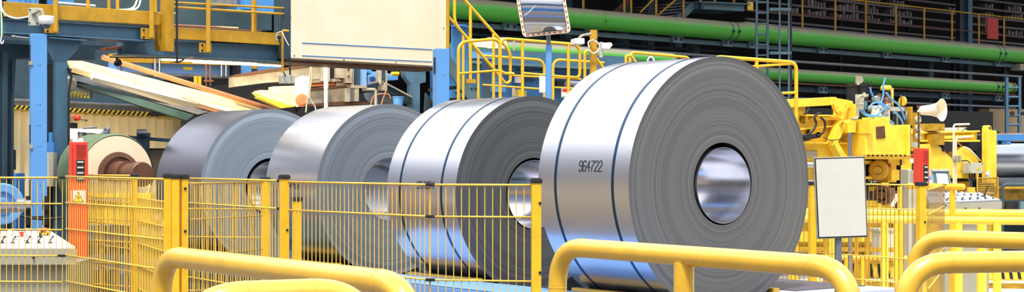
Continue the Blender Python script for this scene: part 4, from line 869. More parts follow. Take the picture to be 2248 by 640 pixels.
hrail(p_s, [(992, 260), (992, 95), (1083, 87), (1083, 240)], .019, 'small yellow gate frame right of the bright guard post', -.2, .12, mids=((992, 163, 1083, 156),))
hrail(p_s, [(1250, 169), (1273, 171), (1273, 98), (1097, 84), (1097, 160), (1128, 162)], .019, 'long yellow handrail loop over the blue machine', 0, .12, posts=((1147, 86, 260), (1248, 96, 235)), mids=((1147, 160, 1250, 169),))
hrail(p_s, [(1005, -20), (1005, 50), (1045, 96), (1096, 156), (1118, 183), (1128, 178), (1128, 112), (1020, -10)], .018, 'sloping yellow stair handrail with a rounded lower end', .1, .09, posts=((1040, 12, 182), (1091, 72, 260)))
hrail(p_r, [(984, 36), (1050, 112), (1050, 176)], .017, 'far sloping stair handrail behind the small gate frame', 0, .09, posts=((1017, 76, 260),))
hrail(p_r, [(1085, 118), (1222, 128), (1222, 240)], .018, 'left rear yellow handrail before the blue machine', .4, .12, mids=((1085, 183, 1222, 193), (1150, 162, 1222, 166)))
hrail(p_r, [(1228, 240), (1228, 128), (1340, 136)], .018, 'right rear yellow handrail before the blue machine', .2, .12, mids=((1228, 168, 1290, 172), (1228, 190, 1280, 193)))
hrail(p_s, [(1292, 240), (1292, 112), (1304, 109), (1345, 165)], .018, 'short bent yellow handrail above the largest coil, left one', .1, .06, posts=((1308, 125, 220),))
hrail(p_s, [(1391, 180), (1391, 120), (1402, 119), (1420, 145)], .018, 'tiny bent yellow handrail peeking over the largest coil', .2, .06)
hrail(p_s, [(1417, 180), (1417, 110), (1550, 122), (1556, 200)], .018, 'level yellow handrail peeking over the largest coil', .4, .08)
hrail(Pl(1560, 17.5, 1760, 17.8), [(1566, 190), (1568, 124), (1748, 137), (1748, 270)], .021, 'yellow handrail rising at the right shoulder of the largest coil', 0, .09, posts=((1661, 131, 190),), mids=((1650, 146, 1745, 139), (1690, 205, 1748, 203)))
b = MB(); b.tube([W(983, -20, 20), W(983, 106, 20)], .022, 14); thing1(b, 'yellow_post', M['gold'], 'yellow post along the right edge of the cream board', 'post')
t = thing('steel_stair', 'teal steel stair behind the small yellow gate frame', 'stairs', p_r.pt(1040, 240))
b = MB(); b.slab(p_r, [(993, 122), (1002, 122), (1084, 230), (1050, 230), (993, 152)], .04, .2); b.build('stringer', M['teal'], t)
b = MB(); b.slab(p_r, [(993, 196), (1030, 240), (990, 240)], .04, 1.0); b.build('stringer', M['dkblue'], t)
for k in range(3):
    b = MB(); b.slab(p_r, [(995-k*2, 188+k*26), (1048+k*18, 184+k*26), (1048+k*18, 190+k*26), (995-k*2, 194+k*26)], .7, .25); b.build('tread', M['dark'], t)
for x, y in ((1048, 193), (1056, 193), (1037, 178)): b = MB(); b.lathe(p_r.pt(x, y, .2), -p_r.n, [(0, .014), (.01, .014), (.01, 0)], 8); b.build('bolt', M['dark'], t)
b = MB(); b.rect(p_s, 1027, 173, 1046, 182, .03, .02); thing1(b, 'rail_clamp', M['gold'], 'ochre clamp plate at the foot of the stair handrail', 'bracket')
# blue machine behind the rails
pb = Pl(980, 22.5, 1400, 24.5); t = thing('blue_machine', 'sky blue machine behind the yellow railings', 'machine', pb.pt(1150, 240))
b = MB(); b.slab(pb, [(990, 100), (1420, 125), (1420, 152), (990, 130)], .5, .2); b.build('top_beam', M['steelb'], t)
b = MB(); b.slab(pb, [(1010, 132), (1420, 158), (1420, 330), (1010, 330)], .5, .3); b.build('casing', M['mblue'], t)
b = MB(); b.slab(pb, [(1000, 128), (1100, 136), (1100, 142), (1000, 134)], .5, .1); b.slab(pb, [(1100, 137), (1420, 153), (1420, 158), (1100, 142)], .7, 0); b.build('ledge', M['teal'], t)
b = MB(); b.rect(pb, 1100, 176, 1128, 200, .15, .2); b.rect(pb, 1110, 148, 1118, 154, .1, .25); b.rect(pb, 1104, 160, 1128, 175, .1, .25); b.rect(pb, 1018, 110, 1095, 125, .1, .15); b.build('door_panel', M['blue'], t)
b = MB(); [b.cyl(pb.pt(1165+k*6, 163, .2), pb.pt(1165+k*6, 178, .2), .014, 8) for k in range(5)]; [b.rect(pb, 1160+k*10, 150, 1163+k*10, 153, .05, .24) for k in range(8)]; b.build('solenoids', M['dkblue'], t)
b = MB(); b.rect(pb, 1152, 165, 1162, 180, .06, .2); b.build('paper_label', M['white'], t)
b = MB(); b.rect(pb, 1152, 195, 1163, 216, .12, .15); b.build('yellow_valve', M['mach'], t)
b = MB()
for k in range(5): b.rect(pb, 1172, 198+k*3, 1178, 200+k*3, .03, .25); b.rect(pb, 1162, 148, 1164, 151, .03, .2)
b.build('grille', M['yel'], t)
b = MB(); b.lathe(pb.pt(1181, 152, .15), -pb.n, [(0, .018), (.03, .018), (.03, 0)], 10); b.build('red_knob', M['redd'], t)
b = MB(); b.slab(pb, [(1232, 176), (1300, 180), (1300, 196), (1232, 192)], .2, .1); b.build('roller_gap', M['dark'], t)
b = MB(); b.cyl(pb.pt(1226, 186, -.2), pb.pt(1300, 190, -.2), .06); b.build('roller', M['greyd'], t)
b = MB(); b.rect(flat(20.3), 1184, 164, 1199, 203, .06); b.rect(flat(20.35), 1197, 164, 1200, 203, .05, 0, 1); thing1(b, 'white_box', [M['white'], M['greyd']], 'narrow white electrical box hung on the yellow railing', 'box', bevel=.004)
b = MB(); b.rect(flat(22), 1058, 130, 1076, 605, .3); thing1(b, 'dark_upright', M['dkblue'], 'dark upright channel behind the small gate frame', 'post')
b = MB(); b.rect(flat(21.8), 1124, 190, 1131, 607, .1); thing1(b, 'bolted_upright', M['stone'], 'narrow bolted grey upright right of the sloping handrail', 'post')
b = MB(); b.slab(flat(24), [(1020, 84), (1105, 88), (1105, 108), (1020, 100)], .2); b.rect(flat(23.9), 1070, 82, 1112, 106, .1); thing1(b, 'cream_cladding', M['cream'], 'cream panel behind the top of the gate frames', 'panel')
b = MB(); b.rect(flat(23.8), 1126, 88, 1131, 112, .1); thing1(b, 'small_bracket', M['stone'], 'small grey bracket on the end of cream panel', 'bracket')
b = MB(); b.rect(flat(21), 1236, 195, 1248, 202, .06, 0, 0); b.rect(flat(21), 1234, 203, 1244, 210, .06, 0, 1); thing1(b, 'signal_light', [M['redglow'], M['glow']], 'small red and green signal light behind the railing', 'signal light')
b = MB(); b.rect(flat(21.05), 1232, 192, 1252, 214, .05); thing1(b, 'signal_backplate', M['stone'], 'pale plate carrying the red and green signal light', 'plate')
b = MB(); b.slab(flat(21.4), [(990, 55), (1030, 57), (1030, 60), (990, 58)], .3); b.rect(flat(21.6), 990, 60, 1028, 160, .2); b.lathe(flat(21.3).pt(1012, 58), (0, 0, 1), [(0, .08), (.02, .08)], 20); thing1(b, 'blue_motor', M['mblue'], 'blue motor housing behind the sloping handrails', 'motor')
rail(flat(20.8), [(1000, 205), (1020, 200), (1040, 206), (1052, 201)], .014, 'hose', 'dark', 'black hoses lying behind the stair treads', 'hose', fil=.1)
# convex mirror
pmz = flat(17.0)
t = thing('traffic_mirror', 'rectangular convex mirror with red dashed white frame, tilted on a post', 'mirror', W(1205, 150, 17.1))
C_ = W(1193, 30, 17.0); U = (W(1250, 66, 17)-W(1150, 76, 17)).normalized(); V = Vector((-U.z, 0, U.x)); wx, wz = .258, .228; sh = -.115
def MP(u, v, d=0): return C_+U*u+V*v+Vector((0, d, 0))
def rrect(hx, hz, r, d=0, n=6):
    pts = []
    for sx, sz, a0 in ((1, 1, 0), (-1, 1, PI/2), (-1, -1, PI), (1, -1, 3*PI/2)):
        for k in range(n+1):
            a = a0+PI/2*k/n; u = sx*(hx-r)+r*math.cos(a); v = sz*(hz-r)+r*math.sin(a); pts.append(MP(u+sh*v*.6, v, d))
    return pts
b = MB(); b.prism(rrect(wx, wz, .045), (0, .05, 0)); b.build('mirror_frame', M['cream'], t, bevel=.006)
b = MB(); b.prism(rrect(wx-.034, wz-.034, .02, -.004), (0, .004, 0)); b.build('rubber_seal', M['dark'], t)
b = MB(); n = 10
vs = []
for i in range(n+1):
    for j in range(n+1):
        u = (i/n*2-1)*(wx-.038); v = (j/n*2-1)*(wz-.038); vs.append(MP(u+sh*v*.6, v, -.006-.03*(1-(i/n*2-1)**2)*.5-.03*(1-(j/n*2-1)**2)*.5))
b.add(vs, [[i*(n+1)+j, i*(n+1)+j+1, (i+1)*(n+1)+j+1, (i+1)*(n+1)+j] for i in range(n) for j in range(n)], 0, True); b.build('mirror_glass', M['mirror'], t)
b = MB()
def dash(u, v, du, dv): b.prism([MP(u-du+sh*(v-dv)*.6, v-dv, -.004), MP(u+du+sh*(v-dv)*.6, v-dv, -.004), MP(u+du+sh*(v+dv)*.6, v+dv, -.004), MP(u-du+sh*(v+dv)*.6, v+dv, -.004)], (0, .004, 0))
for k in range(8):
    for s in (-1, 1): dash(-wx+.055+k*(2*wx-.11)/7, s*(wz-.017), .014, .006)
for k in range(7):
    for s in (-1, 1): dash(s*(wx-.017), -wz+.055+k*(2*wz-.11)/6, .006, .012)
b.build('red_dashes', M['redd'], t)
b = MB(); b.cyl(W(1205, 108, 17.1), W(1202, 30, 17.1), .024); b.build('upper_post', M['greyd'], t)
b = MB(); b.cyl(W(1203, 330, 17.1), W(1205, 100, 17.1), .034); b.build('lower_post', M['blue'], t)
# security cameras right of the railing
t = thing('camera_post', 'yellow post stub carrying a camera bracket, right of the mirror', 'post', W(1305, 125, 19.4))
MB().cyl(Vector((W(1303, 66, 19.4).x, 19.4, 0)), W(1303, 66, 19.4), .046, 20).build('post_tube', M['gold'], t)
b = MB(); b.lathe(W(1303, 89, 19.4), (0, 0, 1), [(0, .05), (.015, .05)], 20); b.build('collar', M['rust'], t)
t = thing('bullet_camera', 'white box camera on a bent arm left of the yellow post stub', 'security camera', W(1268, 96, 19.3))
b = MB(); b.box(W(1268, 98, 19.2), .12, .22, .07, .2); b.build('housing', M['white'], t, bevel=.008)
b = MB(); b.tube([W(1268, 88, 19.25), W(1276, 78, 19.25), W(1298, 74, 19.3)], .016, 10, .05); b.build('arm', M['stone'], t)
t = thing('bullet_camera', 'white camera on an upright bracket right of the yellow post stub', 'security camera', W(1325, 125, 19.2))
b = MB(); b.rect(flat(19.2), 1316, 92, 1324, 126, .04); b.build('bracket', M['grey'], t)
b = MB(); b.prism([W(1322, 94, 19.15), W(1342, 93, 19.15), W(1345, 99, 19.15), W(1337, 108, 19.15), W(1322, 107, 19.15)], (0, .1, 0)); b.build('housing', M['white'], t, bevel=.006)
rail(flat(19.3), [(1293, 104), (1292, 92), (1304, 88), (1315, 98), (1314, 110), (1302, 117), (1293, 108)], .009, 'cable_loop', 'white', 'loop of white cable around the yellow post stub', 'cable', fil=.06)
rail(flat(19.3), [(1421, 138), (1424, 127), (1432, 126), (1437, 136)], .01, 'cable_loop', 'white', 'small white cable loop over the largest coil', 'cable', fil=.04)
b = MB(); b.rect(flat(20), 1422, 125, 1436, 136, .1); b.rect(flat(20.03), 1427, 136, 1431, 630, .04); thing1(b, 'small_motor', M['dkblue'], 'small dark box beside the small white cable loop', 'box')

# ------------------------------------------------------------------ pipe rack and green pipes
def line(pl, x0, y0, x1, y1, r, name, m, label, cat, off=0, n=12, group=None):
    b = MB(); b.cyl(pl.pt(x0, y0, off), pl.pt(x1, y1, off), r, n); return thing1(b, name, M[m], label, cat, group)
def beam(pl, x0, y0, x1, y1, h, dpt, name, m, label, cat='beam', off=0, mb=None, mi=0):
    b = mb or MB(); P0 = pl.pt(x0, y0, off); P1 = pl.pt(x1, y1, off); b.prism([P0, P1, P1+Vector((0, 0, h)), P0+Vector((0, 0, h))], pl.n*dpt, mi)
    return b if mb else thing1(b, name, M[m], label, cat)
t = thing('green_pipe', 'upper large green pipe with dust on top', 'pipe', PB.pt(1600, 90))
zt_ = lambda x: 26+(x-1100)*.0836
def pc_(x, dy=0): return PB.pt(x, zt_(x)+dy)
b = MB(); b.tube([pc_(900), pc_(1300), pc_(1625)], .2, 40); b.build('pipe_body', M['green'], t)
b = MB(); b.tube([pc_(1600, 0), pc_(1622, 0), pc_(1640, -2.5), pc_(1680, -2.2), pc_(1700, 0)], [.2, .205, .215, .21, .2], 40); b.build('swaged_joint', M['green'], t)
b = MB(); b.tube([pc_(1690), pc_(2330)], .2, 40); b.build('pipe_body', M['green'], t)
for x in (1315, 1594, 1607, 2182, 2193):
    b = MB(); c = pc_(x); b.lathe(c, PB.d, [(0, .2), (0, .206), (.025, .206), (.025, .2)], 40, 0, True); b.lathe(c-PB.n*.2+Vector((0, 0, -.02)), -PB.n, [(-.02, .03), (.04, .03), (.04, 0)], 8)
    b.build('clamp_band', M['green'] if x == 1315 else M['dkblue'], t)
t = thing('green_pipe', 'lower thinner green pipe under the upper one', 'pipe', PB.pt(1900, 180))
zl = lambda x: 350-(350-zt_(x))*.684
b = MB(); b.tube([PB.pt(1000, zl(1000)), PB.pt(2223, zl(2223))], .145, 36); b.build('pipe_body', M['green'], t)
b = MB(); b.lathe(PB.pt(2215, zl(2215)), PB.d, [(0, .15), (.12, .15), (.12, 0)], 36); b.build('pipe_end', M['rust'], t)
for x in (2181, 2191):
    b = MB(); c = PB.pt(x, zl(x)); b.lathe(c, PB.d, [(0, .145), (0, .151), (.025, .151), (.025, .145)], 36, 0, True); b.lathe(c-PB.n*.145, -PB.n, [(-.02, .03), (.04, .03), (.04, 0)], 8); b.build('clamp_band', M['dkblue'], t)
t = thing('green_pipe', 'dusty green pipe just above the blue machine behind the yellow railings', 'pipe', W(1300, 120, 29))
PG = Pl(1000, 27, 1500, 31.2); b = MB(); b.tube([PG.pt(1000, 103), PG.pt(1470, 133)], .15, 36); b.build('pipe_body', M['green'], t)
b = MB(); b.lathe(PG.pt(1470, 133), PG.d, [(0, .155), (.05, .155), (.05, 0)], 36); b.build('pipe_end', M['teal'], t)
k_ = lambda x, r: 350-(350-zt_(x))*r          # a level line at a fixed share of the pipe's height
def lv(r, x0, x1, h, dpt, name, m, label, cat='beam', off=0, mb=None, mi=0): return beam(PB, x0, k_(x0, r), x1, k_(x1, r), h, dpt, name, m, label, cat, off, mb, mi)
lv(.885, 900, 2245, .09, .12, 'support_beam', 'teal', 'grey blue support rail just under the upper green pipe', off=.1)
lv(.845, 1000, 1640, .05, .1, 'support_beam', 'dkblue', 'dark support rail left of the ladder, below the upper pipe', off=.5)
line(PB, 1000, k_(1000, .793), 2235, k_(2235, .793), .032, 'pipe', 'greyd', 'slim grey pipe halfway between the two green pipes', 'pipe', off=-.1)
line(PB, 1000, k_(1000, .617), 2225, k_(2225, .617), .022, 'pipe', 'rust', 'thin brown pipe just below the lower green pipe', 'pipe', off=-.05)
lv(.555, 1000, 2225, .11, .12, 'support_beam', 'dkblue', 'dark support rail under the lower green pipe', off=.1)
line(PB, 1000, k_(1000, .50), 2235, k_(2235, .50), .03, 'pipe', 'greyd', 'lowest slim grey pipe of the rack', 'pipe', off=.1)
for i, x in enumerate((1110, 1290, 1480, 1590, 1648, 1800, 1942, 2072, 2188)):
    names = ('leftmost', 'second', 'third', 'fourth', 'fifth', 'sixth', 'seventh', 'eighth', 'rightmost')
    for r_, wd in ((.88, 'upper'), (.55, 'lower')):
        P0 = PB.pt(x, k_(x, r_), .02); t = thing('pipe_cradle', '%s steel cradle plate from the left under the %s green pipe' % (names[i], wd) if i < 8 else 'rightmost steel cradle plate under the %s green pipe' % wd, 'bracket', P0, 'pipe rack cradle plates')
        b = MB(); b.prism([P0, P0+PB.d*.32, P0+PB.d*.32+Vector((0, 0, .16)), P0+Vector((0, 0, .16))], PB.n*.07); b.build('cradle_plate', M['teal'], t)
        for u in (.04, .22):
            b = MB(); b.prism([P0+PB.d*u-PB.n*.02+Vector((0, 0, .05)), P0+PB.d*(u+.06)-PB.n*.02+Vector((0, 0, .05)), P0+PB.d*(u+.06)-PB.n*.02+Vector((0, 0, .11)), P0+PB.d*u-PB.n*.02+Vector((0, 0, .11))], PB.n*.02); b.build('bolt', M['dark'], t)
# rack uprights
for x, lb in ((1205, 'rack upright behind the mirror'), (1560, 'rack upright above the largest coil'), (2075, 'dark rack upright left of the dark blue column'), (2238, 'rack upright at the right edge')):
    b = MB(); p = PB.pt(x, 350, .5); b.box((p.x, p.y, 0), .2, .2, CZ+(HY-k_(x, .9))/F*PB.Y(x) if x != 2238 else 4.0, .7); thing1(b, 'rack_upright', M['dkblue'], lb, 'post', 'pipe rack uprights')
b = MB(); b.rect(PB, 2233, 140, 2250, 154, .3, -.1); thing1(b, 'junction_plate', M['stone'], 'grey end box on the support rail at the right edge', 'box')
# gallery railing above pipes
t = thing('gallery_railing', 'long ochre gallery railing above the upper green pipe', 'railing', PB.pt(1900, 80, .5))
po = Pl(1100, 30.9, 2248, 43.9)
def gr(x, r): return 350-(350-zt_(x))*r
for r_, rad, x0 in ((1.362, .02, 900), (1.195, .018, 1700)):
    b = MB(); b.cyl(po.pt(x0, gr(x0, r_), .2), po.pt(2330, gr(2330, r_), .2), rad, 10); b.build('rail_tube', M['gold'] if r_ > 1.3 else M['rust'], t)
b = MB(); b.prism([po.pt(1690, gr(1690, 1.07), .25), po.pt(2330, gr(2330, 1.07), .25), po.pt(2330, gr(2330, 1.095), .25), po.pt(1690, gr(1690, 1.095), .25)], po.n*.03); b.build('kick_plate', M['greyd'], t)
for x in (1292, 1382, 1397, 1452, 1512, 1773, 1845, 1912, 1978, 2040, 2101, 2160, 2215):
    b = MB(); b.bar(po.pt(x, gr(x, 1.06), .15), po.pt(x, gr(x, 1.362), .15), .045, .03); b.build('post', M['gold'], t)
# goods shelves beyond
psh = Pl(1100, 33.5, 2248, 46.3)
t = thing('storage_rack', 'tall dark storage rack with rows of pale goods behind the railing', 'rack', Vector((psh.pt(1950, 350).x, psh.pt(1950, 350).y, 0)))
for k, r_ in enumerate((1.10, 1.17, 1.245, 1.32, 1.40, 1.48, 1.56)):
    b = MB(); P0 = psh.pt(1640, gr(1640, r_)); P1 = psh.pt(2400, gr(2400, r_)); b.prism([P0, P1, P1+Vector((0, 0, .05)), P0+Vector((0, 0, .05))], psh.n*.1); b.build('shelf_beam', M['shelf'], t)
for x in (1700, 1850, 2000, 2100, 2210):
    b = MB(); p = psh.pt(x, 350, .1); b.box((p.x, p.y, 0), .1, .1, 7, .7); b.build('upright', M['black'], t)
random.seed(3)
for r_, wd in ((1.17, 'lowest'), (1.245, 'second'), (1.32, 'third'), (1.40, 'top')):
    g_ = MB()
    for (xa, xb) in ((1715, 1755), (1775, 1815), (1835, 1885), (1900, 1930), (1955, 2000), (2085, 2122), (2165, 2180), (2215, 2245)):
        if random.random() < .12: continue
        x = xa
        while x < xb:
            w = random.uniform(.06, .12); P0 = psh.pt(x, gr(x, r_), .02)+Vector((0, 0, .05)); h = random.uniform(.08, .18)
            g_.prism([P0, P0+psh.d*w, P0+psh.d*w+Vector((0, 0, h)), P0+Vector((0, 0, h))], psh.n*.2, 0 if random.random() < .3 else 1)
            x += w/psh.Y(x)*F*.75+1.5
    thing1(g_, 'stored_goods', [M['pale'], M['shelf']], 'blurred pale goods along the %s filled shelf of the dark storage rack' % wd, 'stored goods', kind='stuff')
b = MB(); p = po.pt(2144, 350, .35); b.box((p.x-.02, p.y, 0), .36, .06, 9, .3); b.box((p.x-.18, p.y-.05, 0), .05, .2, 9, .3, 0); b.box((p.x+.1, p.y-.06, 0), .13, .1, 9, .3, 1); thing1(b, 'dark_blue_column', [M['dkblue'], M['steelb']], 'dark blue flanged column crossing the gallery railing', 'column')
b = MB(); b.rect(po, 2175, 38, 2199, 84, .03, .1); thing1(b, 'red_sign', M['redd'], 'plain red rectangular panel hung behind the gallery railing', 'panel')
# platform, stairs and ladder above the big coil
t = thing('gallery_platform', 'grey blue steel platform above the upper green pipe', 'platform', PB.pt(1580, 25, -.3))
pp_ = Pl(1500, 34.6, 1700, 36.5)
b = MB(); b.slab(pp_, [(1532, 5), (1634, 10), (1634, 25), (1532, 19)], .9); b.slab(pp_, [(1528, 3), (1640, 8), (1640, 11), (1528, 6)], 1.1, -.1); b.build('edge_beam', M['teal'], t)
b = MB(); b.slab(pp_, [(1532, 5), (1538, 4), (1538, 19), (1532, 19)], .1, -.1); b.build('end_plate', M['dkblue'], t)
for x in (1545, 1576, 1618): b = MB(); b.cyl(pp_.pt(x, 8, .1), pp_.pt(x, -25, .1), .03, 8); b.build('post', M['gold'], t)
b = MB(); b.rect(pp_, 1638, 4, 1650, 22, .03, -.05); b.build('bracket', M['mach'], t)
t = thing('gallery_stair', 'teal stair running down behind the upper green pipe', 'stairs', PB.pt(1450, 60, .6))
b = MB(); b.slab(pp_, [(1482, 46), (1528, 3), (1548, 3), (1500, 50)], .06, .1); b.build('stringer', M['teal'], t)
b = MB(); b.slab(pp_, [(1400, 46), (1470, -20), (1482, -20), (1420, 46)], .06, 1.2); b.build('stringer', M['rust'], t)
for k in range(5):
    b = MB(); b.slab(pp_, [(1448+k*6, 36-k*7), (1500+k*6, 31-k*7), (1500+k*6, 33-k*7), (1448+k*6, 38-k*7)], 1.0, .15); b.build('tread', M['shelf'], t)
for a_, c2 in (((1398, 28), (1436, -10)), ((1437, 34), (1492, -14))):
    b = MB(); b.cyl(pp_.pt(*a_, -.1), pp_.pt(*c2, -.1), .02, 8); b.build('sloping_rail', M['gold'], t)
b = MB(); b.slab(PB, [(1250, -60), (1700, -60), (1700, 60), (1250, 20)], .1, 3.0)
for x in (1355, 1420, 1545, 1600, 1660): b.rect(PB, x, -40, x+14, 96, .2, 2.4, 1)
b.slab(PB, [(1330, 18), (1380, -30), (1386, -28), (1336, 20)], .05, 2.2, 1); b.slab(PB, [(1370, -30), (1405, 30), (1400, 32), (1364, -28)], .05, 2.2, 1)
thing1(b, 'support_frame', [M['black'], M['dkblue']], 'dark blue steel support frame behind the gallery stair', 'frame')
def ladder(pl, x0, x1, y0, y1, nr, r, m, name, label, cage=False, off=0):
    t = thing(name, label, 'ladder', pl.pt((x0+x1)/2, y1, off))
    for x in (x0, x1): b = MB(); b.bar(pl.pt(x, y1, off), pl.pt(x, y0, off), r*2, r*3); b.build('side_rail', M[m], t)
    for k in range(nr): yy = y1-6-k*(y1-y0-8)/nr; b = MB(); b.cyl(pl.pt(x0, yy, off), pl.pt(x1, yy, off), r*.9, 8); b.build('rung', M[m], t)
    if cage:
        for x in (x1+8, x1+28, x1+33): b = MB(); b.bar(pl.pt(x, y1, off-.3), pl.pt(x, y0, off-.3), r*1.6); b.build('cage_bar', M[m] if x < x1+30 else M['dark'], t)
        for yy in (23, 118): b = MB(); b.bar(pl.pt(x0+10, yy, off-.3), pl.pt(x1+32, yy, off-.3), .05, .06); b.build('cage_hoop', M[m], t)
    return t
ladder(Pl(1600, 33, 1800, 34), 1661, 1685, -20, 220, 10, .022, 'teal', 'caged_ladder', 'grey blue caged ladder crossing the green pipes', True)
ladder(Pl(2200, 38, 2248, 38.6), 2210, 2238, 170, 300, 6, .03, 'steelb', 'wall_ladder', 'blue ladder against the tan wall at the right edge')
b = MB(); b.rect(Pl(2160, 39.5, 2248, 40), 2172, 238, 2330, 310, .4); thing1(b, 'tan_wall_block', M['tan'], 'tan wall block at the right edge behind the ladder', 'wall block')
for x, lb in ((2220, 'left dark knob on the tan wall'), (2244, 'right dark knob on the tan wall')):
    b = MB(); b.lathe(W(x, 249, 37.5), (0, -1, 0), [(0, .04), (.1, .05), (.1, 0)], 10); thing1(b, 'knob', M['dark'], lb, 'knob')
b = MB(); b.slab(Pl(1700, 31, 2248, 37), [(1700, 235), (2180, 245), (2180, 330), (1700, 330)], .3); thing1(b, 'dark_backdrop', M['black'], 'black backdrop standing in for unlit space behind the yellow machine', 'backdrop')  # darkness behind the machine put in as a black slab

# ------------------------------------------------------------------ yellow machine on the right
Q = Pl(1700, 19.0, 2248, 21.2)
t = thing('yellow_machine', 'large yellow machine with hoses right of the largest coil', 'machine', Vector((Q.pt(1850, 350).x, Q.pt(1850, 350).y, 0)))
b = MB(); b.slab(Q, [(1700, 219), (1822, 213), (1822, 231), (1700, 238)], .25); b.slab(Q, [(1818, 213), (1832, 213), (1832, 218), (1828, 228), (1818, 231)], .3, -.04); b.build('top_arm', M['mach'], t, bevel=.006)
b = MB(); b.slab(Q, [(1824, 214), (1852, 219), (1866, 222), (1866, 232), (1851, 241), (1845, 250), (1838, 251), (1832, 246), (1826, 232)], .06, -.05)
b.lathe(Q.pt(1840, 243, -.05), -Q.n, [(0, .028), (.02, .028), (.02, 0)], 14); b.lathe(Q.pt(1832, 232, -.05), -Q.n, [(0, .01), (.01, .01), (.01, 0)], 8); b.lathe(Q.pt(1850, 230, -.05), -Q.n, [(0, .01), (.01, .01), (.01, 0)], 8); b.build('gusset_plate', M['mach'], t)
b = MB(); b.slab(Q, [(1740, 231), (1772, 229), (1769, 247), (1752, 256), (1740, 256)], .1, .02); b.build('arm_bracket', M['machd'], t)
b = MB(); b.slab(Q, [(1730, 252), (1770, 248), (1810, 251), (1838, 251), (1852, 252), (1872, 262), (1872, 350), (1730, 350)], .9, .12); b.build('main_frame', M['mach'], t, bevel=.01)
b = MB(); b.slab(Q, [(1765, 251), (1845, 252), (1845, 255), (1770, 254)], .12, -.02); b.slab(Q, [(1790, 256), (1850, 258), (1850, 263), (1782, 262)], .08, .04); b.slab(Q, [(1750, 282), (1846, 274), (1846, 277), (1750, 286)], .08, .04); b.slab(Q, [(1765, 311), (1868, 312), (1868, 316), (1765, 314)], .1, .02); b.build('stiffening_rib', M['mach'], t)
b = MB(); b.slab(Q, [(1833, 277), (1842, 264), (1852, 268), (1845, 288), (1832, 312), (1856, 348), (1842, 350), (1822, 312)], .12, -.06); b.lathe(Q.pt(1839, 272, -.06), -Q.n, [(0, .03), (.03, .03), (.03, 0)], 14); b.lathe(Q.pt(1815, 312, -.06), -Q.n, [(0, .035), (.03, .035), (.03, 0)], 14); b.build('link_arm', M['mach'], t)
b = MB(); b.slab(Q, [(1846, 269), (1858, 262), (1866, 266), (1864, 291), (1848, 292)], .2, -.12); b.build('clamp_block', M['mach'], t, bevel=.006)
b = MB(); b.lathe(Q.pt(1777, 261, .12), -Q.n, [(0, .05), (.01, .05), (.01, 0)], 20); b.lathe(Q.pt(1789, 292, .1), -Q.n, [(0, .05), (.01, .05), (.01, 0)], 20); b.slab(Q, [(1772, 331), (1806, 330), (1806, 345), (1772, 345)], .02, .1); b.build('access_opening', M['dark'], t)
b = MB(); b.rect(Q, 1775, 253, 1779, 267, .03, .04); b.rect(Q, 1786, 284, 1790, 300, .03, .04); b.build('opening_lug', M['mach'], t)
b = MB(); b.slab(Q, [(1768, 334), (1770, 331), (1804, 331), (1804, 345), (1768, 345)], .03, .08); b.build('cable_tray', M['stone'], t)
for pts in ([(1752, 300), (1772, 290), (1782, 272), (1778, 258), (1785, 250), (1792, 248)], [(1792, 258), (1800, 266), (1801, 280), (1796, 292), (1784, 298)], [(1757, 250), (1764, 243), (1766, 236)]):
    b = MB(); b.tube(spline([Q.pt(x, y, -.08) for x, y in pts]), .014, 10); b.build('black_hose', M['dark'], t)
b = MB(); b.cyl(Q.pt(1755, 303, -.05), Q.pt(1792, 297, -.05), .03); b.cyl(Q.pt(1756, 303, -.05), Q.pt(1770, 300, -.05), .042); b.lathe(Q.pt(1787, 295, -.06), -Q.n, [(0, .03), (.03, .03), (.03, 0)], 12); b.build('hydraulic_fitting', M['dark'], t)
b = MB(); b.tube(spline([Q.pt(x, y, -.12) for x, y in ((1792, 300), (1805, 307), (1830, 305), (1850, 295), (1862, 292))]), .005, 8); b.build('thin_cable', M['dark'], t)
b = MB(); b.tube([Q.pt(x, y, -.2) for x, y in ((1844, 261), (1858, 262), (1858, 213), (1874, 211), (1880, 211))], .018, 12, .05); b.cyl(Q.pt(1855, 230, -.2), Q.pt(1870, 230, -.2), .016); b.cyl(Q.pt(1871, 214, -.22), Q.pt(1871, 205, -.2), .02); b.build('white_pipe', M['stone'], t)
b = MB(); b.rect(Q, 1861, 228, 1868, 268, .1, -.1); b.rect(Q, 1866, 225, 1872, 345, .3, 0); b.build('upright_strip', M['mach'], t)
b = MB(); b.slab(Q, [(1869, 262), (1898, 262), (1898, 258), (1922, 257), (1922, 276), (1955, 276), (1958, 341), (1869, 341)], .8, -.25); b.build('front_block', M['mach'], t, bevel=.012)
b = MB(); b.slab(Q, [(1868, 262), (1877, 262), (1877, 294), (1868, 293)], .3, -.32); b.slab(Q, [(1954, 274), (1960, 274), (1960, 341), (1954, 341)], .4, -.3); b.build('side_flange', M['mach'], t)
b = MB(); b.slab(Q, [(1891, 279), (1909, 277), (1911, 303), (1892, 305)], .02, -.262); b.build('window_opening', M['rust'], t)
b = MB(); b.slab(Q, [(1868, 341), (1960, 341), (1990, 335), (1990, 349), (1868, 349)], .6, -.2)
b.build('lower_rail', M['mach'], t); b = MB()
for k in range(9): b.rect(Q, 1873+k*10, 339, 1875+k*10, 343, .02, -.27)
b.build('hinge_pins', M['dark'], t)
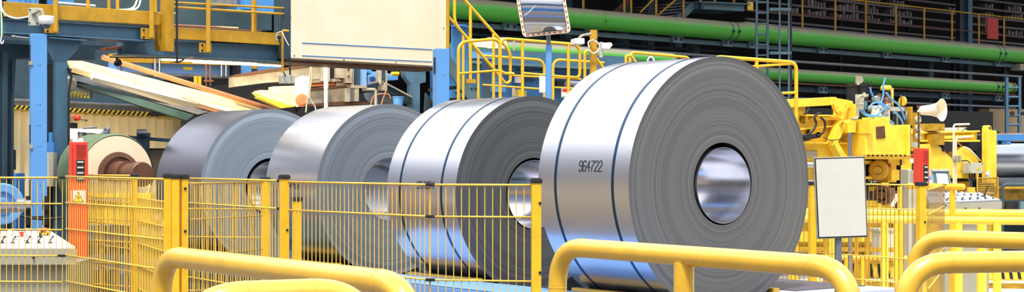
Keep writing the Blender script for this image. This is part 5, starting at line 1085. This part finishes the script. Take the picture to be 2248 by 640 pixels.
# gauge post and press head
b = MB(); b.rect(Q, 1970, 248, 1982, 312, .04, -.3); b.rect(Q, 1986, 234, 1991, 275, .1, -.1); b.rect(Q, 1982, 280, 1988, 346, .2, -.1); b.rect(Q, 1957, 284, 1972, 294, .1, -.15); b.build('gauge_plate', M['machd'], t)
for y in (263, 281, 300):
    b = MB(); b.lathe(Q.pt(1976, y, -.3), -Q.n, [(0, .045), (.02, .045), (.025, .038), (.018, .038), (.018, 0)], 24); b.build('pressure_gauge', M['grey'], t)
b = MB(); b.rect(Q, 1958, 293, 1970, 303, .1, -.1); b.rect(Q, 1958, 331, 1981, 338, .1, -.25); b.rect(Q, 1960, 250, 1968, 276, .1, 0); b.build('gap', M['dark'], t)
pcy = Q.pt(1948, 274, .0)
b = MB(); b.lathe(Q.pt(1945, 277, .1), (0, 0, 1), [(0, .17), (.04, .17), (.04, .12), (.22, .12)], 28); b.lathe(Q.pt(1945, 240, .1), (0, 0, 1), [(-.02, .15), (.05, .15)], 4); b.rect(Q, 1953, 234, 1988, 243, .3, -.02); b.rect(Q, 1966, 243, 1978, 275, .2, .05); b.rect(Q, 1926, 272, 1942, 278, .2, -.1); b.build('press_cylinder', M['grey'], t)
b = MB(); b.cyl(Q.pt(1933, 276, -.1), Q.pt(1933, 240, -.1), .01); b.cyl(Q.pt(1984, 276, -.05), Q.pt(1984, 243, -.05), .01); b.build('tie_rod', M['greyd'], t)
b = MB(); b.lathe(Q.pt(1930, 276, .4), (0, 0, 1), [(0, .13), (.50, .13), (.50, .14), (.54, .14), (.54, .12)], 24); [b.bar(Q.pt(1930+dx, 258, .27), Q.pt(1930+dx, 176, .27), .012) for dx in (-16, -8, 0, 8, 16)]; b.build('motor_cylinder', M['dark'], t)
b = MB(); b.slab(Q, [(1911, 164), (1918, 166), (1921, 176), (1912, 184), (1910, 180)], .06, .2); b.bar(Q.pt(1908, 185, .2), Q.pt(1912, 178, .2), .02); b.build('sensor_plate', M['stone'], t)
b = MB(); b.rect(Q, 1890, 238, 1900, 268, .2, .2); b.rect(Q, 1898, 215, 1916, 262, .3, .3); b.rect(Q, 1885, 255, 1906, 267, .2, .1); b.cyl(Q.pt(1895, 214, .1), Q.pt(1915, 216, .1), .02); b.rect(Q, 1868, 252, 1886, 262, .2, -.05); b.build('valve_manifold', M['dark'], t)
b = MB(); b.rect(Q, 1875, 207, 1882, 241, .1, -.12); b.build('terminal_box', M['grey'], t); b = MB(); b.rect(Q, 1881, 222, 1886, 240, .08, -.14); b.build('terminal_cover', M['teal'], t)
b = MB(); b.slab(Q, [(1907, 216), (1916, 210), (1921, 214), (1919, 224), (1911, 224)], .05, -.1); b.slab(Q, [(1929, 240), (1934, 232), (1944, 227), (1942, 238), (1936, 246), (1930, 243)], .05, -.1); b.build('elbow_fitting', M['stone'], t)
b = MB(); b.lathe(Q.pt(1958, 197, .1), (0, 0, 1), [(0, .075), (.04, .07), (.05, .06), (.06, .06)], 20); b.cyl(Q.pt(1971, 240, .1), Q.pt(1971, 193, .1), .018); b.lathe(Q.pt(1980, 222, 0), Q.d, [(0, .06), (.03, .06), (.03, .03), (.06, .03)], 20); b.build('yellow_knob', M['mach'], t)
b = MB(); b.cyl(Q.pt(1959, 232, .1), Q.pt(1959, 197, .1), .02); b.lathe(Q.pt(1953, 234, .05), (0, 0, 1), [(0, .07), (.03, .07), (.03, .03), (.08, .05), (.12, .02)], 14); b.lathe(Q.pt(1964, 232, .2), (0, 0, 1), [(0, .07), (.16, .07)], 12); b.cyl(Q.pt(1978, 236, .0), Q.pt(1978, 208, .0), .008); b.cyl(Q.pt(1985, 236, .0), Q.pt(1985, 210, .0), .008); b.build('relief_valve', M['rust'], t)
for pts in ([(1890, 193), (1893, 205), (1905, 224), (1924, 236), (1932, 236)], [(1886, 240), (1896, 228), (1912, 226), (1928, 236)], [(1869, 243), (1880, 253), (1900, 256), (1922, 238), (1930, 236)], [(1925, 204), (1935, 216), (1955, 235), (1966, 262)], [(1875, 242), (1884, 252), (1915, 256), (1930, 262), (1942, 272)],
            [(1942, 246), (1950, 252), (1958, 262), (1964, 278)], [(1923, 172), (1919, 190), (1919, 208), (1914, 225), (1902, 240)]):
    b = MB(); b.tube(spline([Q.pt(x, y, -.16) for x, y in pts]), .0115, 10); b.build('blue_air_hose', M['hose'], t)
# lower workings
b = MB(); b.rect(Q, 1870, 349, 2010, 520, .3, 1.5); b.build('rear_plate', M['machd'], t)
b = MB(); b.rect(Q, 1905, 345, 1950, 370, .3, .25); b.rect(Q, 1908, 357, 1921, 388, .3, .3); b.rect(Q, 1880, 400, 1960, 410, .3, .2); b.rect(Q, 1925, 352, 1950, 384, .2, .22); b.rect(Q, 1878, 436, 1896, 455, .3, .2); b.rect(Q, 1960, 400, 1998, 440, .2, .6); b.rect(Q, 1972, 388, 1990, 394, .1, -.05); b.build('dark_opening', M['dark'], t)
b = MB(); b.rect(Q, 1878, 345, 1890, 440, .2, .3); b.rect(Q, 1908, 352, 1928, 360, .2, .1); b.rect(Q, 1950, 345, 1968, 400, .25, .0); b.rect(Q, 1945, 372, 1962, 395, .2, -.1); b.slab(Q, [(1870, 388), (1945, 386), (1945, 392), (1870, 394)], .2, .05); b.rect(Q, 1968, 349, 1993, 362, .1, .05); b.rect(Q, 1975, 362, 1995, 420, .2, .35); b.rect(Q, 1946, 412, 1962, 480, .2, 0); b.rect(Q, 1925, 445, 1950, 480, .3, -.05); b.rect(Q, 1895, 440, 1925, 452, .2, 0); b.build('bracket_plate', M['mach'], t)
b = MB(); b.lathe(Q.pt(1930, 373, .0), Vector((-.45, -.9, 0)), [(-.06, .10), (0, .125), (.03, .125), (.05, .10), (.05, .055), (.03, .05), (.1, .045), (.1, 0)], 36); b.build('pulley', M['gold'], t)
b = MB(); b.lathe(Q.pt(1932, 373, -.06), Vector((-.45, -.9, 0)), [(0, .055), (.005, .055), (.005, 0)], 24); b.build('pulley_recess', M['dark'], t)
b = MB(); b.lathe(Q.pt(1931, 428, -.05), Vector((-.6, -.8, 0)), [(-.15, .11), (0, .12), (.02, .12), (.02, .07), (-.04, .06), (.05, .05), (.05, 0)], 30); b.build('drive_drum', M['rust'], t)
b = MB(); b.cyl(Q.pt(1932, 405, .1), Q.pt(1932, 388, .1), .03); b.cyl(Q.pt(1925, 405, .1), Q.pt(1925, 390, .1), .02); b.cyl(Q.pt(1985, 440, -.05), Q.pt(1962, 442, -.05), .01); b.build('steel_rod', M['steel'], t)
b = MB(); b.slab(Q, [(1938, 450), (1954, 424), (1958, 424), (1944, 452)], .05, -.15); b.build('pale_lever', M['cream'], t)
b = MB(); b.tube([Q.pt(x, y, -.02) for x, y in ((1975, 349), (1976, 360), (1970, 366))], .01, 8, .04); b.tube([Q.pt(x, y, .3) for x, y in ((1988, 372), (1981, 382), (1990, 388), (1984, 396))], .01, 8, .05); b.build('cable', M['dark'], t)
b = MB(); b.lathe(Q.pt(1983, 355, .05), -Q.n, [(0, .022), (.01, .022), (.01, .014), (.005, 0)], 14); b.build('round_eye', M['stone'], t)
b = MB(); b.rect(Q, 1977, 322, 1986, 331, .1, -.1); b.rect(Q, 1986, 341, 1992, 348, .1, -.1); b.build('sensor_box', M['white'], t)
b = MB(); b.box(Q.pt(1950, 367, -.02), .03, .03, .05); b.rect(Q, 1869, 447, 1880, 455, .05, 0); b.build('red_knob', M['redd'], t)
b = MB(); b.cyl(W(1866, 640, 17.3), W(1866, 291, 17.3), .021, 16); b.build; thing1(b, 'silver_pole', M['steel'], 'silver pole standing behind the blank white sign', 'pole')
b = MB(); b.cyl(W(1766, 361, 18), W(1800, 362, 18), .03); thing1(b, 'steel_bar', M['steel'], 'upper short steel bar between the largest coil and the sign', 'bar')
b = MB(); b.cyl(W(1764, 399, 17), W(1800, 399, 17), .02, 12); thing1(b, 'steel_bar', M['greyd'], 'lower short steel bar between the largest coil and the sign', 'bar')

# second yellow machine to the right
Q2 = Pl(1980, 22.5, 2248, 24)
t = thing('yellow_frame_machine', 'yellow frame machine with curved plate right of the horn loudspeaker', 'machine', Vector((Q2.pt(2080, 350).x, Q2.pt(2080, 350).y, 0)))
b = MB(); b.slab(Q2, [(1986, 291), (2145, 287), (2145, 310), (1986, 310)], .4); b.slab(Q2, [(1986, 290), (2145, 286), (2145, 290), (1986, 294)], .5, -.06); b.slab(Q2, [(2065, 298), (2132, 295), (2132, 302), (2065, 305)], .05, -.05); b.slab(Q2, [(1986, 307), (2145, 307), (2145, 311), (1986, 311)], .5, -.06); b.build('cross_beam', M['mach'], t, bevel=.006)
b = MB(); b.slab(Q2, [(1985, 283), (2128, 279), (2124, 283), (1985, 287)], .4, .05); b.slab(Q2, [(1985, 287.5), (2122, 284), (2122, 287), (1985, 290.5)], .4, .0); b.build('pale_slat', M['cream'], t)
b = MB(); b.slab(Q2, [(2143, 286), (2144, 277), (2148, 275), (2152, 277), (2153, 286), (2164, 287), (2164, 640), (2143, 640)], .1, -.2); b.build('lug_plate', M['mach'], t, bevel=.006)
b = MB(); b.lathe(Q2.pt(2148.5, 281, -.2), -Q2.n, [(0, .018), (.004, .018), (.004, 0)], 14); b.build('lug_hole', M['dark'], t)
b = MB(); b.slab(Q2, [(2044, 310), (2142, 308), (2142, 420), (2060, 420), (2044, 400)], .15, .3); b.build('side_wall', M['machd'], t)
b = MB(); b.slab(Q2, [(1995, 316), (2042, 316), (2052, 326), (2078, 350), (2082, 385), (1995, 385)], .25, -.1); b.build('angled_housing', M['mach'], t, bevel=.006)
b = MB(); b.slab(Q2, [(2082, 352), (2094, 346), (2100, 330), (2108, 322), (2118, 325), (2143, 352), (2143, 391), (2082, 391)], .2, -.05); b.build('lower_plate', M['mach'], t, bevel=.006)
b = MB(); b.tube([Q2.pt(x, y, -.08) for x, y in ((2040, 316), (2052, 322), (2080, 350))], .012, 8, .1); b.tube([Q2.pt(x, y, -.08) for x, y in ((2106, 322), (2118, 326), (2144, 354))], .012, 8, .1); b.tube([Q2.pt(x, y, .1) for x, y in ((2114, 312), (2144, 342))], .015, 8); b.build('pale_edge', M['cream'], t)
pv = []
for k in range(13): a = PI*1.0*k/12; pv.append((2070+24*math.cos(a+PI*.5), 335-26*math.sin(a+PI*.5)))
b = MB(); b.slab(Q2, [(2072, 312), (2142, 312), (2142, 352), (2100, 352), (2085, 354), (2080, 345)], .1, .2); b.build('curved_plate', M['gold'], t)
b = MB(); b.lathe(Q2.pt(2097, 338, .2), -Q2.n, [(0, .045), (.03, .045), (.03, .03), (.01, 0)], 18); b.build('plate_boss', M['machd'], t)
b = MB(); b.slab(Q2, [(2114, 312), (2142, 312), (2142, 345)], .1, .12); b.rect(Q2, 2057, 312, 2076, 332, .3, -.12); b.rect(Q2, 2056, 392, 2142, 440, .1, .15); b.build('dark_gap', M['dark'], t)
b = MB(); b.rect(Q2, 2066, 395, 2082, 450, .2, .05); b.slab(Q2, [(2076, 418), (2082, 402), (2092, 398), (2142, 398), (2142, 440), (2076, 440)], .1, .1); b.build('lower_bracket', M['gold'], t)
b = MB(); b.tube([Q2.pt(x, y, -.1) for x, y in ((2078, 350), (2090, 353), (2112, 352), (2118, 357))], .008, 8, .06); b.tube([Q2.pt(x, y, -.08) for x, y in ((2119, 381), (2122, 392), (2138, 398), (2146, 396))], .01, 8, .08); b.build('cable', M['dark'], t)
b = MB(); b.rect(Q2, 2028, 271, 2056, 287, .35, -.15); b.rect(Q2, 2030, 294, 2055, 318, .35, -.15); b.build('motor_block', M['machd'], t)
b = MB(); b.rect(Q2, 1993, 300, 2000, 322, .2, -.15); b.build('pale_block', M['grey'], t)
t2 = thing('junction_box', 'grey junction box with yellow warning triangle on the yellow frame', 'junction box', Q2.pt(2119, 380, -.2))
b = MB(); b.rect(Q2, 2103, 357, 2134, 380, .12, -.2); b.build('box_body', M['grey'], t2, bevel=.005)
b = MB(); b.prism([Q2.pt(2119, 372, -.203), Q2.pt(2128, 372.3, -.203), Q2.pt(2123.5, 364, -.203)], -Q2.n*.002); b.build('warning_triangle', M['yel'], t2)
b = MB(); b.prism([Q2.pt(2123, 370.5, -.206), Q2.pt(2124.4, 370.5, -.206), Q2.pt(2124.2, 366.5, -.206), Q2.pt(2122.8, 368.5, -.206)], -Q2.n*.001); b.build('warning_bolt', M['dark'], t2)
b = MB()
for x, y in ((2105, 359), (2132, 359), (2105, 378), (2132, 378)): b.lathe(Q2.pt(x, y, -.2), -Q2.n, [(0, .008), (.005, .008), (.005, 0)], 8)
b.build('screws', M['dark'], t2)
b = MB()
for x in (2112, 2118, 2123): b.cyl(Q2.pt(x, 380, -.14), Q2.pt(x, 390, -.14), .015, 8)
b.build('cable_gland', M['dark'], t2)
hrail(Q2, [(2051, 390), (2051, 274), (2085, 273)], .014, 'pale pipe bending over the dark motor block', -.35, .05, m='cream')
hrail(Q2, [(2056, 390), (2056, 303), (2092, 300)], .014, 'lower pale pipe bending along the yellow beam', -.35, .05, m='cream')
b = MB(); b.rect(Q2, 2046, 344, 2062, 352, .04, -.4); b.rect(Q2, 2049, 341, 2053, 356, .05, -.42); b.rect(Q2, 2055, 341, 2059, 356, .05, -.42); thing1(b, 'pipe_clamp', M['stone'], 'pale clamp holding the two bent pipes', 'clamp')
b = MB(); b.tube([Q2.pt(x, y, -.1) for x, y in ((2090, 285), (2095, 275), (2104, 274), (2107, 282), (2100, 288))], .006, 8, .08); thing1(b, 'wire_loop', M['rust'], 'thin brown wire loop on top of the yellow beam', 'wire')
# steel strip roll, blue beam
t = thing('steel_strip_roll', 'wide shiny steel strip roll at the right edge', 'steel roll', W(2210, 400, 24.5))
b = MB(); b.cyl(W(2160, 356, 24.6), W(2330, 357, 24.9), .30, 64); b.build('roll_body', M['steel'], t)
b = MB(); b.cyl(W(2160, 402, 24.3), W(2330, 402, 24.5), .09, 24); b.cyl(W(2160, 418, 24.2), W(2330, 418, 24.4), .05, 20); b.build('support_roller', M['greyd'], t)
b = MB(); b.prism([W(2164, 296, 23.6), W(2330, 293, 23.9), W(2330, 308, 23.9), W(2164, 308, 23.6)], (0, .25, 0)); b.prism([W(2160, 293, 23.6), W(2330, 290, 23.9), W(2330, 293.5, 23.9), W(2160, 296, 23.6)], (0, .4, 0), 1)
for x in (2172, 2200): b.prism([W(x, 308, 23.7), W(x+18, 308, 23.7), W(x+20, 317, 23.7), W(x-2, 317, 23.7)], (0, .2, 0))
thing1(b, 'blue_cross_beam', [M['mblue'], M['stone']], 'blue beam over the shiny strip roll at the right edge', 'beam')
b = MB(); b.tube([W(2178, 293, 23.7), W(2180, 287, 23.7), W(2190, 287, 23.7), W(2192, 293, 23.7)], .02, 10, .04); thing1(b, 'lifting_eye', M['dark'], 'dark lifting eye on the blue beam', 'lifting eye')
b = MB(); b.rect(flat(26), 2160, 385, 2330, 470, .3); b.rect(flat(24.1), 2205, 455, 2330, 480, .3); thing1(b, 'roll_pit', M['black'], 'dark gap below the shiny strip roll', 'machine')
b = MB(); b.rect(flat(23), 2195, 412, 2330, 450, .3); b.rect(flat(22.9), 2193, 409, 2330, 414, .2); b.rect(flat(23), 2190, 450, 2202, 640, .3); thing1(b, 'yellow_box_frame', M['machd'], 'yellow box frame under the shiny strip roll', 'machine')
b = MB(); b.rect(flat(22.8), 2210, 440, 2330, 466, .1); b.rect(flat(22.7), 2240, 440, 2330, 466, .1, 0, 1); thing1(b, 'control_hatch', [M['dark'], M['teal']], 'dark hatch in the yellow box frame at the right edge', 'hatch')
hrail(flat(21.5), [(2200, 480), (2200, 405), (2330, 405)], .024, 'dark blue bent rail at the right edge', 0, .06, m='dkblue')
hrail(flat(21.6), [(2202, 440), (2330, 438)], .012, 'thin dark blue lower bar at the right edge', 0, 0, m='dkblue')
b = MB(); b.rect(flat(22), 2166, 375, 2174, 392, .08); b.lathe(W(2167.5, 379.5, 22), (0, -1, 0), [(0, .02), (.01, .018), (.01, 0)], 14, 1); thing1(b, 'signal_box', [M['grey'], M['glow']], 'small grey box with a green light beside the strip roll', 'signal light')
t = thing('wire_guard', 'yellow wire mesh guard box before the strip roll', 'guard', W(2165, 470, 21.4))
b = MB()
for k in range(10): x = 2147+k*4.4; b.cyl(W(x, 470, 21.4), W(x, 391, 21.4), .006, 5)
for k in range(16): y = 392+k*5; b.cyl(W(2147, y, 21.4), W(2190, y-1, 21.4), .006, 5)
b.build('mesh', M['machd'], t)
b = MB(); b.tube([W(2146, 470, 21.4), W(2146, 391, 21.4), W(2190, 389, 21.4), W(2190, 480, 21.4)], .015, 8); b.build('frame', M['machd'], t)
b = MB(); b.rect(flat(21.8), 2160, 400, 2184, 438, .2); b.rect(flat(21.75), 2162, 420, 2182, 424, .02, 0, 1); thing1(b, 'switch_unit', [M['dark'], M['grey']], 'dark switch unit inside the yellow wire guard', 'switch unit')

# horn loudspeaker
t = thing('horn_loudspeaker', 'cream horn loudspeaker on a brown pole above the right red column', 'loudspeaker', W(2017, 330, 17.6))
b = MB(); hp = W(2020, 242, 17.6); hd = Vector((.74, -.67, 0)).normalized()
b.lathe(hp, hd, [(0, .035), (.02, .05), (.08, .055), (.14, .062), (.19, .075), (.23, .095), (.255, .12), (.26, .125), (.25, .11), (.2, .07), (.14, .05)], 40, 0, True); b.lathe(hp+hd*.13, hd, [(0, .05), (.06, .022), (.08, 0)], 20); b.build('horn', M['cream'], t)
b = MB(); b.cyl(W(2017, 325, 17.6), W(2016.5, 236, 17.6), .011); b.box(W(2017, 237, 17.6), .04, .04, .03); b.build('pole', M['rust'], t)
b = MB(); b.bar(W(2015, 243, 17.5), W(2034, 243, 17.4), .02, .02); b.build('bracket', M['cream'], t)

# operator console, screen, cabinet
BR_ = W(2147, 421, 18.2); BL = W(2030, 419, 18.2); FR = W(2197, 437, 17.3); FL = W(2040, 444, 17.3)
t, P_, N_ = console_at('operator_console', 'grey operator console with rows of buttons at the right', BL, BR_, FR, FL, .10, 0, (W(2045, 440, 17.4).x, W(2170, 440, 17.4).x), None, 'ctop')
b = MB()
for i in range(20):
    for j in range(7):
        p = P_(.22+i*.037, .1+j*.125); b.lathe(p, (0, -.25, 1), [(0, .010), (.014, .010), (.014, 0)], 8, (i*7+j*3+i*j) % 3)
b.build('button_rows', [M['white'], M['dark'], M['grey']], t, kind='stuff')
b = MB(); p = P_(.80, .8); b.box(p, .08, .06, .07); b.build('stop_guard', M['rail'], t, label='small yellow guard box')
b = MB(); p = P_(.86, .35); b.lathe(p, (0, 0, 1), [(0, .025), (.02, .02)], 10); b.cyl(p, p+Vector((.05, 0, .12)), .007, 8); b.build('joystick', M['dark'], t)
for u in (.3, .55, .85):
    b = MB(); b.lathe(W(2065+u*100, 457, 17.28), (0, -1, 0), [(0, .01), (.006, .01), (.006, 0)], 8); b.build('lock', M['dark'], t)
t = thing('display_screen', 'grey framed lit touch screen standing behind the right console', 'screen', W(2065, 425, 18.4))
ph = flat(18.4)
b = MB(); b.slab(ph, [(2046, 374), (2083, 374), (2091, 418), (2050, 418)], .1); b.slab(ph, [(2028, 371), (2046, 374), (2050, 425), (2030, 425)], .15); b.slab(ph, [(2044, 371), (2084, 371), (2086, 376), (2046, 376)], .14, -.02); b.build('screen_housing', M['grey'], t, bevel=.005)
b = MB(); b.slab(ph, [(2055, 380), (2079, 381), (2083, 408), (2059, 408)], .01, -.008); b.build('screen', M['screen'], t)
b = MB(); b.slab(ph, [(2048, 376), (2082, 376), (2089, 417), (2053, 417)], .004, -.002); b.build('bezel', M['teal'], t)
for x, y, m_ in ((2040, 390, 'hose'), (2042, 398, 'white'), (2043, 407, 'red')):
    b = MB(); b.lathe(ph.pt(x, y), -ph.n, [(0, .02), (.03, .02), (.03, 0)], 12); b.build('push_button', M[m_], t)
b = MB(); b.rect(flat(19), 1994, 371, 2015, 640, .4); thing1(b, 'grey_cabinet', M['grey'], 'tall grey cabinet under the green signal lamp', 'cabinet', bevel=.008)
t = thing('signal_lamp', 'green signal lamp on a short stem above the grey cabinet', 'signal light', W(2005, 371, 18.9))
b = MB(); b.cyl(W(2004, 372, 18.9), W(2004, 356, 18.9), .012); b.box(W(2006, 373, 18.85), .04, .03, .03); b.build('stem', M['dark'], t)
b = MB(); b.lathe(W(2004, 357, 18.9), (0, 0, 1), [(0, .022), (.01, .026), (.05, .026)], 18); b.build('green_lens', M['glow'], t)
b = MB(); b.lathe(W(2004, 347.5, 18.9), (0, 0, 1), [(0, .022), (.03, .022), (.03, .028), (.04, .028)], 18); b.build('red_lens', M['redd'], t)

# mid-distance yellow guard rails on the right
def guard(pts, Y0, Y1, r, label, posts, m='fence', name='guard_rail'):
    pl = Pl(pts[0][0], Y0, pts[-1][0], Y1); t = thing(name, label, 'guard rail', Vector((pl.pt(pts[0][0], 350).x, Y0, 0)))
    for i, row in enumerate(pts[1:-1]):
        pass
    return pl, t
def rails(label, pl, rows, posts, r, pr_, x0, x1, m='mach'):
    t = thing('guard_rail', label, 'guard rail', Vector((pl.pt((x0+x1)/2, 350).x, pl.pt((x0+x1)/2, 350).y, 0)))
    for z in rows:
        a = pl.pt(x0, 350); c = pl.pt(x1, 350); b = MB(); b.cyl(Vector((a.x, a.y, z)), Vector((c.x, c.y, z)), r, 18); b.build('rail_tube', M[m], t)
    for x in posts:
        a = pl.pt(x, 350, .0); b = MB(); b.cyl(Vector((a.x, a.y, 0)), Vector((a.x, a.y, rows[0]-r*.4)), pr_, 18); b.build('post', M[m], t)
    return t
G1 = Pl(1700, 16.4, 2248, 15.6)
rails('front yellow guard rail crossing behind the right fence', G1, (CZ-132*15.9/F,), (1942, 2104, 2189), .038, .040, 1700, 2420)
G2 = Pl(1700, 17.1, 2248, 16.6)
rails('second yellow guard rail crossing behind the front one', G2, (CZ-117*16.8/F,), (1830, 1972, 2045, 2155), .045, .05, 1700, 2420)
G3 = Pl(1700, 20.5, 2248, 20)
rails('low rear yellow guard rail with many thin posts', G3, (CZ-117*20.2/F, CZ-198*20.2/F), (1812, 1880, 1905, 1988, 2012), .03, .03, 1700, 2010, 'fence')
rails('lowest yellow floor rail before the striped kerb', Pl(1700, 18.2, 2248, 17.6), (CZ-212*17.9/F-.02,), (1740, 1860, 1895), .03, .03, 1700, 2010, 'fence')
t = thing('t_post', 'yellow T shaped post beside the nearly edge-on fence panel', 'post', Vector((G1.pt(2110, 350).x, 16.2, 0)))
b = MB(); b.cyl(W(1995, 408, 16.5), W(2113, 409.5, 16.0), .032, 18); b.ball(W(2113, 409.5, 16.0), .032); b.build('top_bar', M['fence'], t)
b = MB(); b.cyl(Vector((W(2091, 409, 16.1).x, 16.1, 0)), W(2091, 411, 16.1), .030, 18); b.build('post_tube', M['fence'], t)
b = MB(); b.cyl(Vector((W(1975, 409, 16.8).x, 16.8, 0)), W(1975, 409, 16.8), .024, 14); b.build('rear_post', M['fence'], t)
b = MB(); b.cyl(Vector((W(2055, 475, 17).x, 17, 0)), W(2055, 475, 17), .04, 14); thing1(b, 'yellow_bollard', M['fence'], 'thick yellow post below the edge-on fence panel', 'post')
b = MB(); b.cyl(Vector((W(1737, 480, 16).x, 16, 0)), W(1737, 480, 16), .03, 14); thing1(b, 'yellow_bollard', M['fence'], 'thin yellow post close to the lower right of the largest coil', 'post')
b = MB(); b.bar(W(1778, 595, 15.5), W(1812, 640, 15.2), .04, .04); thing1(b, 'diagonal_brace', M['fence'], 'yellow diagonal brace low behind the sign post', 'brace')
b = MB(); b.rect(flat(19.5), 2000, 466, 2400, 471, .3); thing1(b, 'dirty_ledge', M['machd'], 'dirty yellow ledge behind the two bright guard rails', 'ledge')
t = thing('waste_bin', 'pale grey upright bin behind the right fence', 'bin', Vector((W(1940, 500, 22.3).x, 22.3, 0)))
b = MB(); p = t.location; hgt = CZ-(500-350)*22.3/F; b.box((p.x, p.y, 0), .25, .28, hgt-.04, .25); b.build('bin_body', M['signw'], t, bevel=.01)
b = MB(); b.box((p.x, p.y, hgt-.05), .28, .31, .05, .25); b.build('bin_lid', M['grey'], t, bevel=.01)
# striped kerb and yellow floor band
K = Pl(1700, 21.5, 2248, 20.9)
b = MB()
def kq(x0, x1, z0, z1, off, th, mi): 
    a = K.pt(x0, 350, off); c = K.pt(x1, 350, off); b.prism([Vector((a.x, a.y, z0)), Vector((c.x, c.y, z0)), Vector((c.x, c.y, z1)), Vector((a.x, a.y, z1))], K.n*th, mi)
kq(1868, 2420, 0, .27, 0, .5, 0); kq(1868, 2420, .27, .30, -.04, .5, 2)
for k in range(27):
    x = 1876+k*18
    if 1930 < x < 1945 or 2050 < x < 2150: continue
    a = [K.pt(x, 350, -.004), K.pt(x+7, 350, -.004), K.pt(x+1, 350, -.004), K.pt(x-6, 350, -.004)]
    b.prism([Vector((a[0].x, a[0].y, .03)), Vector((a[1].x, a[1].y, .03)), Vector((a[2].x, a[2].y, .22)), Vector((a[3].x, a[3].y, .22))], K.n*.003, 1)
thing1(b, 'hazard_kerb', [M['mach'], M['dark'], M['cream']], 'yellow kerb with black slanting stripes on the right', 'kerb')
b = MB(); K2 = Pl(1700, 20.3, 2248, 19.8); a = K2.pt(1900, 350); c = K2.pt(2420, 350); b.prism([Vector((a.x, a.y, 0)), Vector((c.x, c.y, 0)), Vector((c.x, c.y, .07)), Vector((a.x, a.y, .07))], K2.n*.7)
b.prism([Vector((a.x, a.y, .07)), Vector((c.x, c.y, .07)), Vector((c.x, c.y, .10)), Vector((a.x, a.y, .10))], K2.n*.05, 1); thing1(b, 'yellow_step', [M['machd'], M['cream']], 'low yellow step in front of the striped kerb', 'step')
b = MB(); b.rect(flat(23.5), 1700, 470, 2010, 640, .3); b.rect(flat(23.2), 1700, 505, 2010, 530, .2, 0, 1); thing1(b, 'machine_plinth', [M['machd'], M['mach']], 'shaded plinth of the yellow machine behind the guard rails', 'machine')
b = MB(); b.rect(flat(24.5), 1900, 420, 2400, 640, .3); thing1(b, 'dark_machine_block', M['dkblue'], 'dark machine base behind the right guard rails', 'machine')
b = MB(); b.rect(flat(20.5), 2122, 478, 2140, 500, .1); b.tube([W(2121, 480, 20.4), W(2130, 470, 20.4), W(2140, 480, 20.4)], .02, 8); thing1(b, 'speckled_box', M['machd'], 'small dirty yellow box behind the right rails', 'box')
